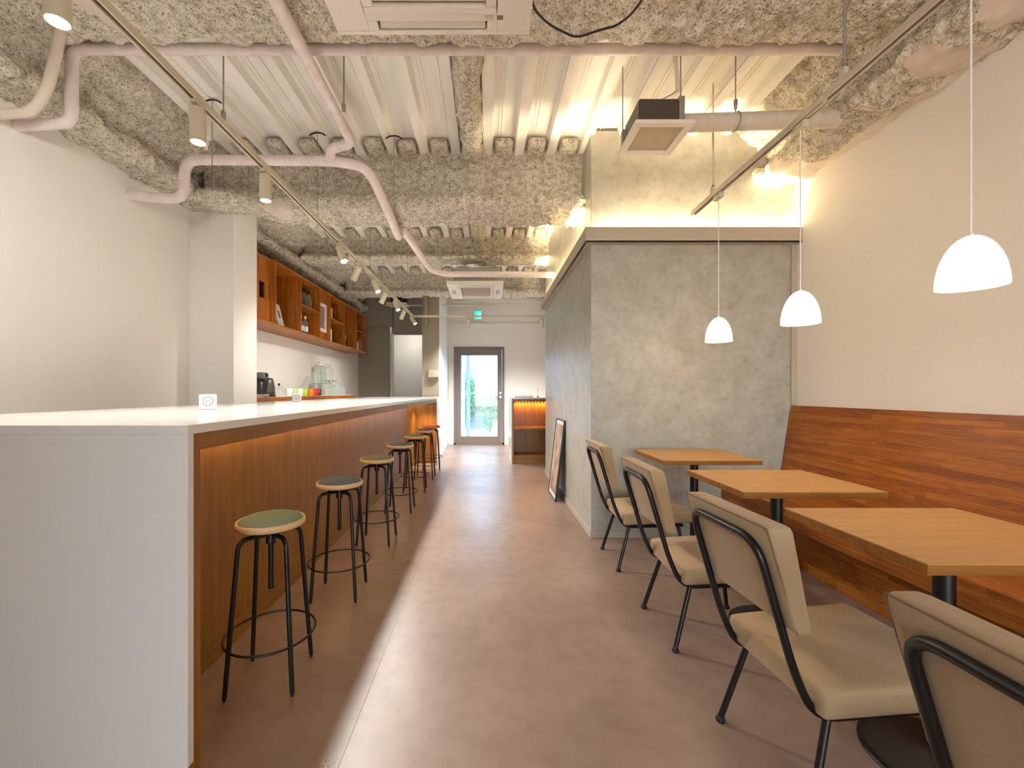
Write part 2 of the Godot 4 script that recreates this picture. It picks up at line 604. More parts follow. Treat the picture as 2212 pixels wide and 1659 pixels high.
# ---------------------------------------------------------------- room
func build_shell() -> void:
	var fl := struct("floor", "poured pinkish brown concrete floor")
	# saw cuts: one along the counter, one across it
	span("floor_slab", M.floor, fl, XL - 0.15, -0.4706, -0.12, 0.0, -7.1, 2.8694, 0.0)
	span("floor_slab", M.floor, fl, XL - 0.15, -0.4706, -0.12, 0.0, 2.8706, 11.6, 0.0)
	span("floor_slab", M.floor, fl, -0.4694, XR + 0.15, -0.12, 0.0, -7.1, 9.6, 0.0)
	span("floor_joint", M.slot, fl, -0.4735, -0.4675, -0.12, -0.002, -7.1, 9.6, 0.0)
	span("floor_joint", M.slot, fl, XL - 0.15, -0.47, -0.12, -0.002, 2.868, 2.872, 0.0)
	var wl := struct("wall_left", "off-white painted wall behind the counter")
	span("wall_face", M.wall, wl, XL - 0.15, XL, 0.0, 3.4, -7.1, 9.1, 0.0)
	var wr := struct("wall_right", "warm white wall behind the wooden bench")
	span("wall_face", M.wall, wr, XR, XR + 0.15, 0.0, 3.4, -7.1, 9.6, 0.0)
	var pil := struct("wall_pillar", "white column standing out from the left wall")
	span("column_face", M.wall, pil, XL, -2.354, 0.0, 3.4, 3.902, 4.293, 0.003)
	# wall behind the camera with the shop front in it
	var wb := struct("wall_back", "street wall with shop front behind the viewer")
	span("pier", M.wall, wb, XL - 0.15, -2.35, 0.0, 3.4, -7.1, -6.95, 0.0)
	span("pier", M.wall, wb, 2.05, XR + 0.15, 0.0, 3.4, -7.1, -6.95, 0.0)
	span("lintel", M.wall, wb, -2.35, 2.05, 2.6, 3.4, -7.1, -6.95, 0.0)
	span("sill", M.wall, wb, -2.35, 2.05, 0.0, 0.3, -7.1, -6.95, 0.0)
	# a partition beside the viewer shades the end of the counter
	var wp := struct("wall_partition", "off-white partition wall beside the viewer")
	span("wall_face", M.wall, wp, XL, -0.62, 0.0, 3.35, -1.72, -1.6, 0.0)
	var win := struct("window_1", "wide shop front window behind the viewer")
	for k in 5:
		var x := -2.35 + 4.4 * k / 4.0
		span("mullion", M.door, win, x - 0.03, x + 0.03, 0.3, 2.6, -7.06, -7.0)
	for k in 4:
		var x := -2.35 + 1.1 * k
		span("window_pane", M.pane, win, x + 0.03, x + 1.07, 0.3, 2.6, -7.033, -7.027, 0.0)

func spray(prof: Array, along_x: bool, a: float, b: float, sd: int, step := 0.02, amp := 1.0, shape = null, patch = null) -> ArrayMesh:
	# prof: Vector2(across, height), for a beam that runs along x (across is the distance in front of the camera) or along the distance
	# (across is x). Rounded, resampled, then roughened like sprayed rock wool.
	var pts := prof
	for it in 2:
		var nx := [pts[0]]
		for i in pts.size() - 1:
			nx.append(pts[i].lerp(pts[i + 1], 0.25))
			nx.append(pts[i].lerp(pts[i + 1], 0.75))
		nx.append(pts[-1])
		pts = nx
	var line := []
	var rest := 0.0
	for i in pts.size() - 1:
		var d: Vector2 = pts[i + 1] - pts[i]
		var L := d.length()
		var t := rest
		while t < L:
			line.append(pts[i] + d * (t / L))
			t += step
		rest = t - L
	line.append(pts[-1])
	var nv := line.size()
	var nrm := []
	for j in nv:
		var d: Vector2 = line[mini(j + 1, nv - 1)] - line[maxi(j - 1, 0)]
		nrm.append(Vector2(-d.y, d.x).normalized())
	# outwards is away from the middle of the profile
	var mid := Vector2.ZERO
	for p in line: mid += p
	mid /= nv
	var s := 0.0
	for j in nv: s += nrm[j].dot(line[j] - mid)
	var sg := 1.0 if s > 0 else -1.0
	var n := FastNoiseLite.new()
	n.seed = sd
	n.frequency = 1.0
	n.fractal_octaves = 3
	var nu := int(absf(b - a) / step) + 1
	var P := PackedVector3Array()
	P.resize(nu * nv)
	var painted := PackedByteArray()
	painted.resize(nu * nv)
	for i in nu:
		var q := lerpf(a, b, float(i) / (nu - 1))
		for j in nv:
			var p: Vector2 = line[j]
			var p3 := Vector3(q, p.y, -p.x) if along_x else Vector3(p.x, p.y, -q)
			var pa: bool = patch != null and patch.call(p3 + 0.03 * Vector3(n.get_noise_3dv(p3 * 7.0), n.get_noise_3dv(p3 * 7.0 + Vector3(5, 5, 5)), 0))
			painted[i * nv + j] = 1 if pa else 0
			var d := 0.042 * n.get_noise_3dv(p3 * 4.5) + (0.002 if pa else 0.024) * n.get_noise_3dv(p3 * 15.0 + Vector3(3, 1, 7))
			if not pa:
				d += 0.011 * n.get_noise_3dv(p3 * 48.0)
			var o: Vector2 = nrm[j] * sg * d * amp
			var w := Vector3(0, o.y, -o.x) if along_x else Vector3(o.x, o.y, 0)
			p3 += w
			if shape != null:
				p3 = shape.call(p3)
			P[i * nv + j] = p3
	var m := grid(P, nu, nv)
	if patch != null:
		# painted patches get a surface of their own
		var A := m.surface_get_arrays(0)
		var I: PackedInt32Array = A[Mesh.ARRAY_INDEX]
		var I0 := PackedInt32Array()
		var I1 := PackedInt32Array()
		for k in range(0, I.size(), 3):
			if painted[I[k]] and painted[I[k + 1]] and painted[I[k + 2]]:
				I1.append_array([I[k], I[k + 1], I[k + 2]])
			else:
				I0.append_array([I[k], I[k + 1], I[k + 2]])
		var out := ArrayMesh.new()
		A[Mesh.ARRAY_INDEX] = I0
		out.add_surface_from_arrays(Mesh.PRIMITIVE_TRIANGLES, A)
		out.surface_set_material(0, M.spray)
		if I1.size():
			A[Mesh.ARRAY_INDEX] = I1
			out.add_surface_from_arrays(Mesh.PRIMITIVE_TRIANGLES, A)
			out.surface_set_material(1, M.patch)
		return out
	m.surface_set_material(0, M.spray)
	return m

func beam(called: String, mesh: Mesh) -> MeshInstance3D:
	var o := MeshInstance3D.new()
	o.name = numbered(called)
	o.mesh = mesh
	add_child(o)
	tag(o, "", "", "", "structure")
	return o

func blob(c: Vector3, p: Vector3, r: Vector3) -> bool:
	var d := (p - c) / r
	return d.length_squared() < 1.0

func build_ceiling() -> void:
	var ce := struct("ceiling", "white ribbed steel roof deck between sprayed beams")
	span("roof_slab", M.slab, ce, XL - 0.15, XR + 0.15, DECK + 0.07, DECK + 0.25, -7.1, 9.7, 0.0)
	# one deck rib: low flange, sloping web, high flange with two fine grooves
	var prof := [Vector2(0, 0), Vector2(0.075, 0), Vector2(0.092, 0.055)]
	for g in [0.124, 0.15]:
		prof += [Vector2(g, 0.055), Vector2(g + 0.002, 0.048), Vector2(g + 0.006, 0.048), Vector2(g + 0.008, 0.055)]
	prof += [Vector2(0.262, 0.055), Vector2(0.275, 0)]
	var st := SurfaceTool.new()
	st.begin(Mesh.PRIMITIVE_TRIANGLES)
	for i in prof.size() - 1:
		var p: Vector2 = prof[i]
		var q: Vector2 = prof[i + 1]
		var n := Vector3(q.y - p.y, -(q.x - p.x), 0).normalized()
		_face(st, [Vector3(p.x, p.y, 0), Vector3(q.x, q.y, 0), Vector3(q.x, q.y, -9.6), Vector3(p.x, p.y, -9.6)], n, 2, Vector2.ZERO)
	var rib := st.commit()
	var k := 0
	var x := XL - 0.02
	while x < XR:
		part("deck_panel", rib, M.deck, ce, Vector3(x, DECK + 0.004 * (k % 2), 0.0))
		x += 0.275
		k += 1
	# sprayed beams
	var left := [Vector2(-2.28, 3.33), Vector2(-2.33, 3.19), Vector2(-2.43, 3.15), Vector2(-2.6, 3.1), Vector2(-2.61, 3.01), Vector2(-2.57, 2.985), Vector2(-2.52, 2.96), Vector2(-2.5, 2.9), Vector2(-2.53, 2.855), Vector2(-2.62, 2.85), Vector2(-2.82, 2.86)]
	beam("trim_1", spray(left, false, 0.6, 8.9, 5, 0.02))
	var right := []
	for p in left: right.append(Vector2(-p.x - 0.25, p.y - 0.008))
	right = [Vector2(2.0, 3.33), Vector2(2.06, 3.2), Vector2(2.17, 3.15), Vector2(2.27, 3.09), Vector2(2.28, 3.01), Vector2(2.21, 2.98), Vector2(2.15, 2.95), Vector2(2.14, 2.89), Vector2(2.18, 2.84), Vector2(2.3, 2.835), Vector2(2.54, 2.845)]
	beam("trim_2", spray(right, false, 0.6, 3.52, 8, 0.017, 1.15, null, func(p: Vector3) -> bool:
		return blob(Vector3(2.3, 2.85, -1.75), p, Vector3(0.22, 0.09, 0.16)) or blob(Vector3(2.3, 2.85, -2.1), p, Vector3(0.2, 0.09, 0.13)) or blob(Vector3(2.32, 2.85, -3.2), p, Vector3(0.24, 0.09, 0.2)) or blob(Vector3(2.46, 2.85, -2.6), p, Vector3(0.07, 0.05, 0.6))))
	var main := [Vector2(3.66, 3.33), Vector2(3.71, 3.2), Vector2(3.72, 3.0), Vector2(3.72, 2.92), Vector2(3.66, 2.88), Vector2(3.6, 2.86), Vector2(3.58, 2.81), Vector2(3.59, 2.75), Vector2(3.63, 2.72), Vector2(3.75, 2.715), Vector2(3.88, 2.72), Vector2(3.96, 2.74), Vector2(3.97, 2.84), Vector2(3.87, 2.9), Vector2(3.85, 3.33)]
	var shape_main := func(p: Vector3) -> Vector3:
		if p.x < -1.85 and p.y < 3.0:
			p.y += minf(0.15, (-1.85 - p.x) * 0.45) * clampf((3.0 - p.y) / 0.4, 0.0, 1.0)
		if p.z > -3.8:
			p.z += 0.09 * exp(-pow((p.x + 0.14) / 0.07, 2.0)) * clampf((p.y - 2.8) / 0.1, 0.0, 1.0)
		return p
	beam("trim_3", spray(main, true, -2.5, 0.86, 6, 0.017, 1.0, shape_main, func(p: Vector3) -> bool:
		return blob(Vector3(-1.8, 2.74, -3.62), p, Vector3(0.13, 0.1, 0.14))))
	var near := [Vector2(1.82, 3.33), Vector2(1.86, 3.18), Vector2(1.93, 3.13), Vector2(2.1, 3.12), Vector2(2.3, 3.12), Vector2(2.365, 3.13), Vector2(2.39, 3.19), Vector2(2.39, 3.33)]
	beam("trim_4", spray(near, true, XL + 0.3, 2.3, 7, 0.017, 0.8, null, func(p: Vector3) -> bool:
		return blob(Vector3(-1.98, 3.12, -2.12), p, Vector3(0.07, 0.1, 0.2))))
	var joist := [Vector2(-0.225, 3.33), Vector2(-0.215, 3.2), Vector2(-0.175, 3.155), Vector2(-0.09, 3.155), Vector2(-0.05, 3.2), Vector2(-0.04, 3.33)]
	beam("trim_5", spray(joist, false, 2.475, 3.75, 9, 0.015, 0.7))
	beam("trim_6", spray(joist, false, 4.0, 5.8, 10, 0.03, 0.7))
	var third := [Vector2(5.6, 3.33), Vector2(5.68, 3.22), Vector2(5.74, 3.15), Vector2(5.74, 3.05), Vector2(5.66, 3.02), Vector2(5.62, 3.0), Vector2(5.66, 2.955), Vector2(5.95, 2.955), Vector2(6.0, 3.0), Vector2(5.98, 3.33)]
	beam("trim_7", spray(third, true, -2.5, 0.86, 12, 0.025))
	var fourth := [Vector2(7.3, 3.33), Vector2(7.38, 3.2), Vector2(7.42, 3.1), Vector2(7.42, 3.0), Vector2(7.36, 2.96), Vector2(7.33, 2.94), Vector2(7.38, 2.89), Vector2(7.7, 2.89), Vector2(7.75, 2.95), Vector2(7.72, 3.33)]
	beam("trim_8", spray(fourth, true, -2.5, 1.6, 14, 0.03))
	# spray that fills the flutes where the deck meets the beams
	for row in [[3.66, -2.3, 0.8], [5.6, -2.3, 0.8], [7.3, -2.2, 0.8]]:
		x = XL - 0.02 + 0.177
		while x < row[2]:
			if x > row[1] and absf(x + 0.13) > 0.12:
				var d := 0.05 + 0.07 * rng.randf()
				var m := cushion(Vector3(0.15, 0.075, 0.24 + d), 0.036, 6, func(p: Vector3) -> Vector3: return p + Vector3(rng.randf_range(-1, 1), rng.randf_range(-1, 1), rng.randf_range(-1, 1)) * 0.0)
				var o := part("spray_plug", m, M.spray, ce, Vector3(x, DECK + 0.015, -row[0] + 0.0))
			x += 0.275

func build_core() -> void:
	# the boxed-out room of grey mortar at the right, with a light trough round it
	var w := struct("wall_core", "boxed out room of trowelled grey mortar with a light trough")
	span("mortar_face", M.mortar, w, 0.832, XR, 0.0, 3.285, 3.40, 6.1, 0.003)
	var y0 := 2.362
	var y1 := 2.483
	span("ledge_floor", M.ledge, w, 0.772, XR, y0, y0 + 0.012, 3.33, 3.40, 0.0)
	span("ledge_floor", M.ledge, w, 0.772, 0.832, y0, y0 + 0.012, 3.40, 6.1, 0.0)
	span("ledge_front", M.ledge, w, 0.772, XR, y0, y1, 3.33, 3.342, 0.001)
	span("ledge_front", M.ledge, w, 0.772, 0.784, y0, y1, 3.342, 6.1, 0.001)
	span("corner_strip", M.ledge, w, 2.44, XR, 0.0, 2.362, 3.385, 3.40, 0.001)
	var bb := struct("baseboard_core", "flat grey skirting board along the mortar walls")
	span("skirting", M.ledge, bb, 0.824, 2.07, 0.0, 0.055, 3.392, 3.40, 0.001)
	span("skirting", M.ledge, bb, 0.824, 0.832, 0.0, 0.055, 3.40, 6.1, 0.001)
	# light strips in the trough
	var s := thing("cove_light", "warm light strip hidden in the trough along the front of the mortar box", "strip light", Vector3(0, y0 + 0.012, 0))
	part("strip", box(Vector3(1.6, 0.006, 0.012), 0.0), M.cove_led, s, Vector3(1.66, 0.003, -3.368))
	area_y("strip_glow", Vector3(1.66, 0.012, -3.368), true, 1.6, 0.02, 1.7, Color(1.0, 0.91, 0.75), s)
	var s2 := thing("cove_light", "warm light strip hidden in the trough along the corridor side of the mortar box", "strip light", Vector3(0, y0 + 0.012, 0))
	part("strip", box(Vector3(0.012, 0.006, 2.6), 0.0), M.cove_led, s2, Vector3(0.808, 0.003, -4.74))
	area_y("strip_glow", Vector3(0.808, 0.012, -4.74), true, 0.02, 2.6, 2.3, Color(1.0, 0.91, 0.75), s2)

func build_far_end() -> void:
	# wing wall at the end of the counter, its end painted grey
	var w := struct("wall_wing", "wing wall at the end of the counter")
	span("grey_end", M.grey_wall, w, -1.19, -0.885, 0.0, 3.3, 7.62, 7.66, 0.0)
	span("wing", M.wall, w, -1.19, -0.885, 0.0, 3.3, 7.66, 9.42, 0.0)
	var f := struct("wall_far", "beige end wall round the glass door")
	var dz := 9.42
	span("wall_left_of_door", M.wall, f, -0.885, -0.762, 0.0, 3.3, dz, dz + 0.14, 0.0)
	span("wall_right_of_door", M.wall, f, 0.368, XR, 0.0, 3.3, dz, dz + 0.14, 0.0)
	span("wall_over_door", M.wall, f, -0.762, 0.368, 2.18, 3.3, dz, dz + 0.14, 0.0)
	span("picture_rail", M.wall, f, -0.885, XR, 2.685, 2.71, dz - 0.03, dz, 0.003)
	span("ceiling_rail", M.wall, f, -1.3, XR, 3.17, 3.25, dz - 0.12, dz, 0.004)
	# grey kitchen end with a passage to a lit store
	var g := struct("wall_kitchen_end", "grey wall at the end of the kitchen with a passage")
	span("grey_face", M.grey_wall, g, XL, -2.107, 0.0, 3.3, 9.0, 9.08, 0.0)
	span("bulkhead", M.grey_wall, g, -2.107, -1.19, 2.43, 3.3, 9.2, 9.3, 0.003)
	span("soffit", M.grey_wall, g, XL, -2.0, 2.56, 3.3, 8.8, 9.0, 0.003)
	span("jamb", M.wall, g, -2.107, -2.06, 0.0, 2.43, 9.08, 9.26, 0.003)
	span("store_wall", M.white, g, -3.2, -0.9, 0.0, 2.8, 11.0, 11.1, 0.0)
	span("store_side", M.white, g, -2.9, -2.8, 0.0, 2.8, 9.08, 11.0, 0.0)
	span("store_side", M.white, g, -1.19, -1.1, 0.0, 2.8, 9.42, 11.0, 0.0)
	span("store_ceiling", M.white, g, -3.0, -1.0, 2.75, 2.85, 9.25, 11.1, 0.0)
	var sp := thing("store_spotlight", "small white spotlight on the store ceiling beyond the grey passage", "spotlight", Vector3(-1.95, 2.74, -10.3))
	part("bracket", box(Vector3(0.3, 0.02, 0.03), 0.004), M.white, sp, Vector3(0, -0.01, 0))
	part("head", lathe(sharp([[0.0, 0.0], [0.035, 0.0], [0.035, -0.11], [0.0, -0.11]]), 20), M.white, sp, Vector3(0, -0.03, 0))
	part("lens", lathe([[0.0, -0.112], [0.03, -0.112]], 20), M.lens, sp, Vector3(0, -0.03, 0))
	var l := OmniLight3D.new()
	l.name = "store_glow"
	sp.add_child(l)
	l.position = Vector3(0, -0.2, 0)
	l.light_energy = 0.1
	l.light_size = 0.08
	l.light_color = Color(1.0, 0.97, 0.92)
	l.omni_range = 8.0
	l.omni_attenuation = 2.0
	l.shadow_enabled = true
	# glass door
	var d := struct("door_1", "grey framed glass door to the outside", Vector3(-0.197, 0, -dz))
	var fw := 1.118
	var fh := 2.17
	for s in [-1.0, 1.0]:
		part("frame_post", box(Vector3(0.045, fh, 0.14), 0.003), M.door, d, Vector3(s * (fw / 2 - 0.0225), fh / 2, -0.03))
		part("stile", box(Vector3(0.1, 2.083, 0.045), 0.003), M.door, d, Vector3(s * (fw / 2 - 0.1), 1.082, 0.0))
	part("frame_head", box(Vector3(fw - 0.09, 0.045, 0.14), 0.003), M.door, d, Vector3(0, fh - 0.0225, -0.03))
	part("top_rail", box(Vector3(fw - 0.3, 0.134, 0.045), 0.003), M.door, d, Vector3(0, 2.057, 0))
	part("bottom_rail", box(Vector3(fw - 0.3, 0.14, 0.045), 0.003), M.door, d, Vector3(0, 0.11, 0))
	part("threshold", box(Vector3(fw, 0.04, 0.14), 0.003), M.door, d, Vector3(0, 0.02, -0.03))
	part("door_pane", box(Vector3(fw - 0.3, 1.81, 0.008), 0.0), M.pane, d, Vector3(0, 1.085, 0))
	var h := part("handle", tube([Vector3(0, 0, 0), Vector3(0, 0, 0.06), Vector3(-0.11, 0, 0.06)], 0.011, 10), M.chrome, d, Vector3(0.47, 1.06, 0.022))
	part("rose", lathe(sharp([[0, 0], [0.026, 0], [0.026, 0.012], [0, 0.012]]), 20), M.chrome, h, Vector3.ZERO, Vector3(PI / 2, 0, 0))
	part("lock", lathe(sharp([[0, 0], [0.022, 0], [0.022, 0.014], [0, 0.014]]), 20), M.chrome, d, Vector3(0.475, 1.15, 0.022), Vector3(PI / 2, 0, 0))
	# white plate on the grey end of the wing wall
	var pl := thing("wall_panel", "small pale switch panel on the grey wing wall end", "wall panel", Vector3(-0.985, 1.5, -7.62))
	part("plate", box(Vector3(0.19, 0.13, 0.03), 0.006), mat(rgb(172, 160, 142), 0.6), pl, Vector3(0, 0, 0.015))
	part("lip", box(Vector3(0.2, 0.012, 0.045), 0.003), M.unit_dark, pl, Vector3(0, -0.09, 0.0225))
	# grey rain pipe beside it
	solo("grey_drain_pipe", tube(fillet([Vector3(-0.6, 3.0, -7.56), Vector3(-1.12, 3.0, -7.56), Vector3(-1.12, 2.36, -7.56)], 0.12), 0.045, 14), M.grey_wall, "grey painted drain pipe bending down the end of the wing wall", "pipe")
	# exit sign
	var ex := thing("exit_sign", "square green emergency exit sign over the glass door", "exit sign", Vector3(-0.215, 2.78, -9.3))
	part("housing", box(Vector3(0.17, 0.19, 0.05), 0.004), M.white, ex, Vector3(0, 0.085, 0))
	part("hanger", tube([Vector3(0, 0.18, 0), Vector3(0, 0.45, 0)], 0.008, 8), M.white, ex)
	part("green_panel", box(Vector3(0.15, 0.165, 0.004), 0.0), M.exit_green, ex, Vector3(0, 0.085, 0.027))
	# the pictogram: a doorway and a running figure
	part("doorway_mark", boxes([[Vector3(0.02, 0.07, 0), Vector3(0.06, 0.11, 0.002)]], 0.0), M.exit_white, ex, Vector3(0, 0.01, 0.031))
	var man := boxes([[Vector3(0.0, 0.03, 0), Vector3(0.022, 0.045, 0.002)], [Vector3(-0.02, -0.012, 0), Vector3(0.045, 0.012, 0.002)], [Vector3(0.012, -0.016, 0), Vector3(0.014, 0.05, 0.002)], [Vector3(-0.022, 0.042, 0), Vector3(0.04, 0.01, 0.002)], [Vector3(0.022, 0.03, 0), Vector3(0.03, 0.01, 0.002)], [Vector3(0.006, 0.067, 0), Vector3(0.02, 0.02, 0.002)]], 0.0)
	part("running_figure", man, M.exit_green, ex, Vector3(0.004, 0.06, 0.034))
	area("exit_glow", Vector3(0, 0.085, 0.05), Vector3(0, 0, 1), Vector2(0.15, 0.165), 0.02, Color(0.3, 1.0, 0.85), ex)

func build_outside() -> void:
	var g := struct("floor_outside", "pale paving outside the glass door")
	span("paving", M.outside_ground, g, -3.0, 4.0, -0.14, -0.02, 9.58, 18.0, 0.0)
	var wl := struct("wall_outside", "white outside wall beside the door")
	span("wall_face", M.outside_wall, wl, -0.95, -0.6, -0.1, 3.2, 9.6, 11.0, 0.0)
	var po := solo("gate_post", box(Vector3(0.09, 2.5, 0.1), 0.004), M.outside_grey, "grey gate post outside the glass door", "post", Vector3(-0.52, 1.23, -11.05))
	var fe := struct("wall_garden", "pale blue grey garden wall outside")
	span("wall_face", M.outside_grey, fe, -2.5, 3.5, -0.1, 0.95, 13.6, 13.75, 0.0)
	span("coping", M.outside_wall, fe, -2.5, 3.5, 0.95, 1.0, 13.55, 13.8, 0.0)
	var k := 0
	for s in [[0.0, 13.1, 0.5, 2.0], [0.7, 13.15, 0.5, 1.5], [-0.65, 13.1, 0.5, 1.8], [0.6, 12.3, 0.4, 1.0], [0.05, 12.3, 0.4, 1.3]]:
		shrub(Vector3(s[0], -0.02, -s[1]), s[2], s[3], 90 + k, ["tall leafy shrub in the middle of the garden outside", "round shrub against the garden wall outside", "shrub beside the grey gate post outside", "low shrub behind the white planter box outside", "half-height shrub before the tall one outside"][k])
		k += 1
	var pl := thing("planter_box", "white planter box outside the glass door", "planter", Vector3(0.28, -0.02, -11.4))
	part("tub", box(Vector3(0.3, 0.42, 0.3), 0.01), M.white, pl, Vector3(0, 0.21, 0))
	part("soil", box(Vector3(0.27, 0.02, 0.27), 0.0), M.soil, pl, Vector3(0, 0.425, 0))
	solo("outdoor_box", box(Vector3(0.09, 0.12, 0.06), 0.005), M.outside_grey, "small grey box on the far house wall outside", "box", Vector3(0.26, 2.57, -16.965))
	var ew := struct("wall_neighbour", "pale house wall across the garden")
	span("wall_face", M.outside_wall, ew, -4.0, 5.0, -0.1, 3.6, 17.0, 17.2, 0.0)
	span("eave_board", M.outside_grey, ew, -4.0, 5.0, 1.95, 2.12, 16.9, 17.0, 0.0)

func shrub(at: Vector3, r: float, h: float, sd: int, label: String) -> void:
	var t := thing("shrub", label, "shrub", at, 0.0, "shrubs in the garden outside")
	var q := RandomNumberGenerator.new()
	q.seed = sd
	part("stem", tube([Vector3.ZERO, Vector3(0.02, h * 0.3, 0), Vector3(-0.01, h * 0.75, 0.02)], 0.015, 6), M.soil, t)
	var st := SurfaceTool.new()
	st.begin(Mesh.PRIMITIVE_TRIANGLES)
	for i in 1300:
		var v := Vector3(q.randf_range(-1, 1), q.randf_range(-1, 1), q.randf_range(-1, 1))
		if v.length() > 1.0: v = v.normalized() * q.randf_range(0.7, 1.0)
		var c := Vector3(v.x * r * 0.6, h * 0.55 + v.y * h * 0.45, v.z * r * 0.6)
		var d := Vector3(q.randf_range(-1, 1), q.randf_range(-0.3, 1), q.randf_range(-1, 1)).normalized() * q.randf_range(0.06, 0.11)
		var e := d.cross(Vector3(q.randf_range(-1, 1), q.randf_range(-1, 1), q.randf_range(-1, 1))).normalized() * d.length() * 0.3
		for p in [c - d, c + e, c + d, c - d, c + d, c - e]:
			st.add_vertex(p)
	st.generate_normals()
	tag(part("foliage", st.commit(), M.leaf, t), "", "", "", "stuff")

# ---------------------------------------------------------------- the bar counter
func build_counter() -> void:
	var xf := -0.85
	var xb := -2.05
	var top := 1.0856
	var z0 := 1.192
	var z1 := 7.55
	var t := thing("bar_counter", "long bar counter with white stone top and end over recessed wooden front", "counter")
	var slab := 0.028
	span("worktop", M.quartz, t, xb, xf, top - slab, top, z0, z1, 0.0015)
	span("end_panel", M.quartz, t, xb, xf, 0.112, top - slab, z0, z0 + 0.026, 0.0015)
	span("end_plinth", M.oak_trim, t, xb, xf - 0.004, 0.0, 0.112, z0 + 0.004, z0 + 0.03, 0.001, 0)
	span("end_lining", M.oak_trim, t, -1.19, xf - 0.001, 0.0, top - slab, z0 + 0.026, z0 + 0.056, 0.001, 1)
	span("apron", M.oak_trim, t, -1.0, xf - 0.003, top - slab - 0.05, top - slab, z0 + 0.056, z1 - 0.56, 0.001, 2)
	span("overhang_board", M.oak_trim, t, -1.19, -1.0, top - slab - 0.02, top - slab, z0 + 0.056, z1 - 0.56, 0.0, 2)
	# recessed front: veneer boards with upright grain over a kick board
	var L := z1 - 0.56 - (z0 + 0.056)
	for k in 4:
		var a := z0 + 0.056 + L * k / 4.0
		span("front_panel", M.oak, t, -1.21, -1.19, 0.1, top - slab - 0.02, a, a + L / 4.0 - 0.0012, 0.0008, 1, Vector2(0, k * 0.37))
		span("kick_board", M.oak, t, -1.212, -1.192, 0.0, 0.098, a, a + L / 4.0 - 0.0012, 0.0008, 2, Vector2(k * 0.21, 0))
	span("far_lining", M.oak, t, -1.19, xf - 0.001, 0.0, top - slab, z1 - 0.56, z1 - 0.53, 0.001, 1)
	span("far_end_panel", M.quartz, t, -1.19, xf, 0.0, top - slab, z1 - 0.53, z1, 0.0015)
	# cupboards under the kitchen side
	span("carcass", M.white, t, xb + 0.02, -1.212, 0.0, top - slab, z0 + 0.056, z1, 0.0)
	var led := part("light_strip", box(Vector3(0.012, 0.006, L), 0.0), M.led, t, Vector3(-1.15, top - slab - 0.024, -(z0 + 0.056 + L / 2)))
	area_y("counter_glow", Vector3(-1.15, top - slab - 0.03, -(z0 + 0.056 + L / 2)), false, 0.012, L, 0.33, Color(1.0, 0.82, 0.58), t)
	var lo := thing("under_counter_lamp", "small bright lamp under the far end of the counter top", "lamp", Vector3(-1.0, top - slab - 0.05, -6.75))
	part("lens", lathe(sharp([[0.0, -0.012], [0.03, -0.012], [0.03, 0.0]]), 16), M.lens, lo)
	var s := SpotLight3D.new()
	s.name = "lamp_glow"
	lo.add_child(s)
	s.light_energy = 0.35
	s.light_color = Color(1.0, 0.84, 0.6)
	s.light_size = 0.03
	s.spot_angle = 60.0
	s.spot_range = 6.0
	s.spot_attenuation = 2.0
	s.shadow_enabled = true
	aim(s, Vector3(0, -0.02, 0), Vector3(0, -1, 0))

func socket_cube(x: float, z: float, turn: float, label: String) -> void:
	var t := thing("socket_cube", label, "socket cube", Vector3(x, 1.0856, -z), turn, "white socket cubes on the counter")
	part("case", cushion(Vector3(0.08, 0.08, 0.08), 0.007, 8), M.white, t, Vector3(0, 0.04, 0))
	for k in 4:
		var a := k * PI / 2
		var d := Vector3(sin(a), 0, cos(a))
		var o := part("socket", lathe(sharp([[0.0, -0.002], [0.02, -0.002], [0.022, 0.001], [0.024, 0.001], [0.024, -0.002]]), 24), M.grey_plastic, t, Vector3(0, 0.044, 0) + d * 0.0402, Vector3(PI / 2, a, 0))
		o.rotation = Vector3.ZERO
		o.basis = Basis(Vector3.UP, a) * Basis(Vector3.RIGHT, PI / 2)
		part("contact_hole", boxes([[Vector3(-0.007, -0.0005, 0), Vector3(0.003, 0.002, 0.008)], [Vector3(0.007, -0.0005, 0), Vector3(0.003, 0.002, 0.008)]], 0.0), M.black_matte, o)

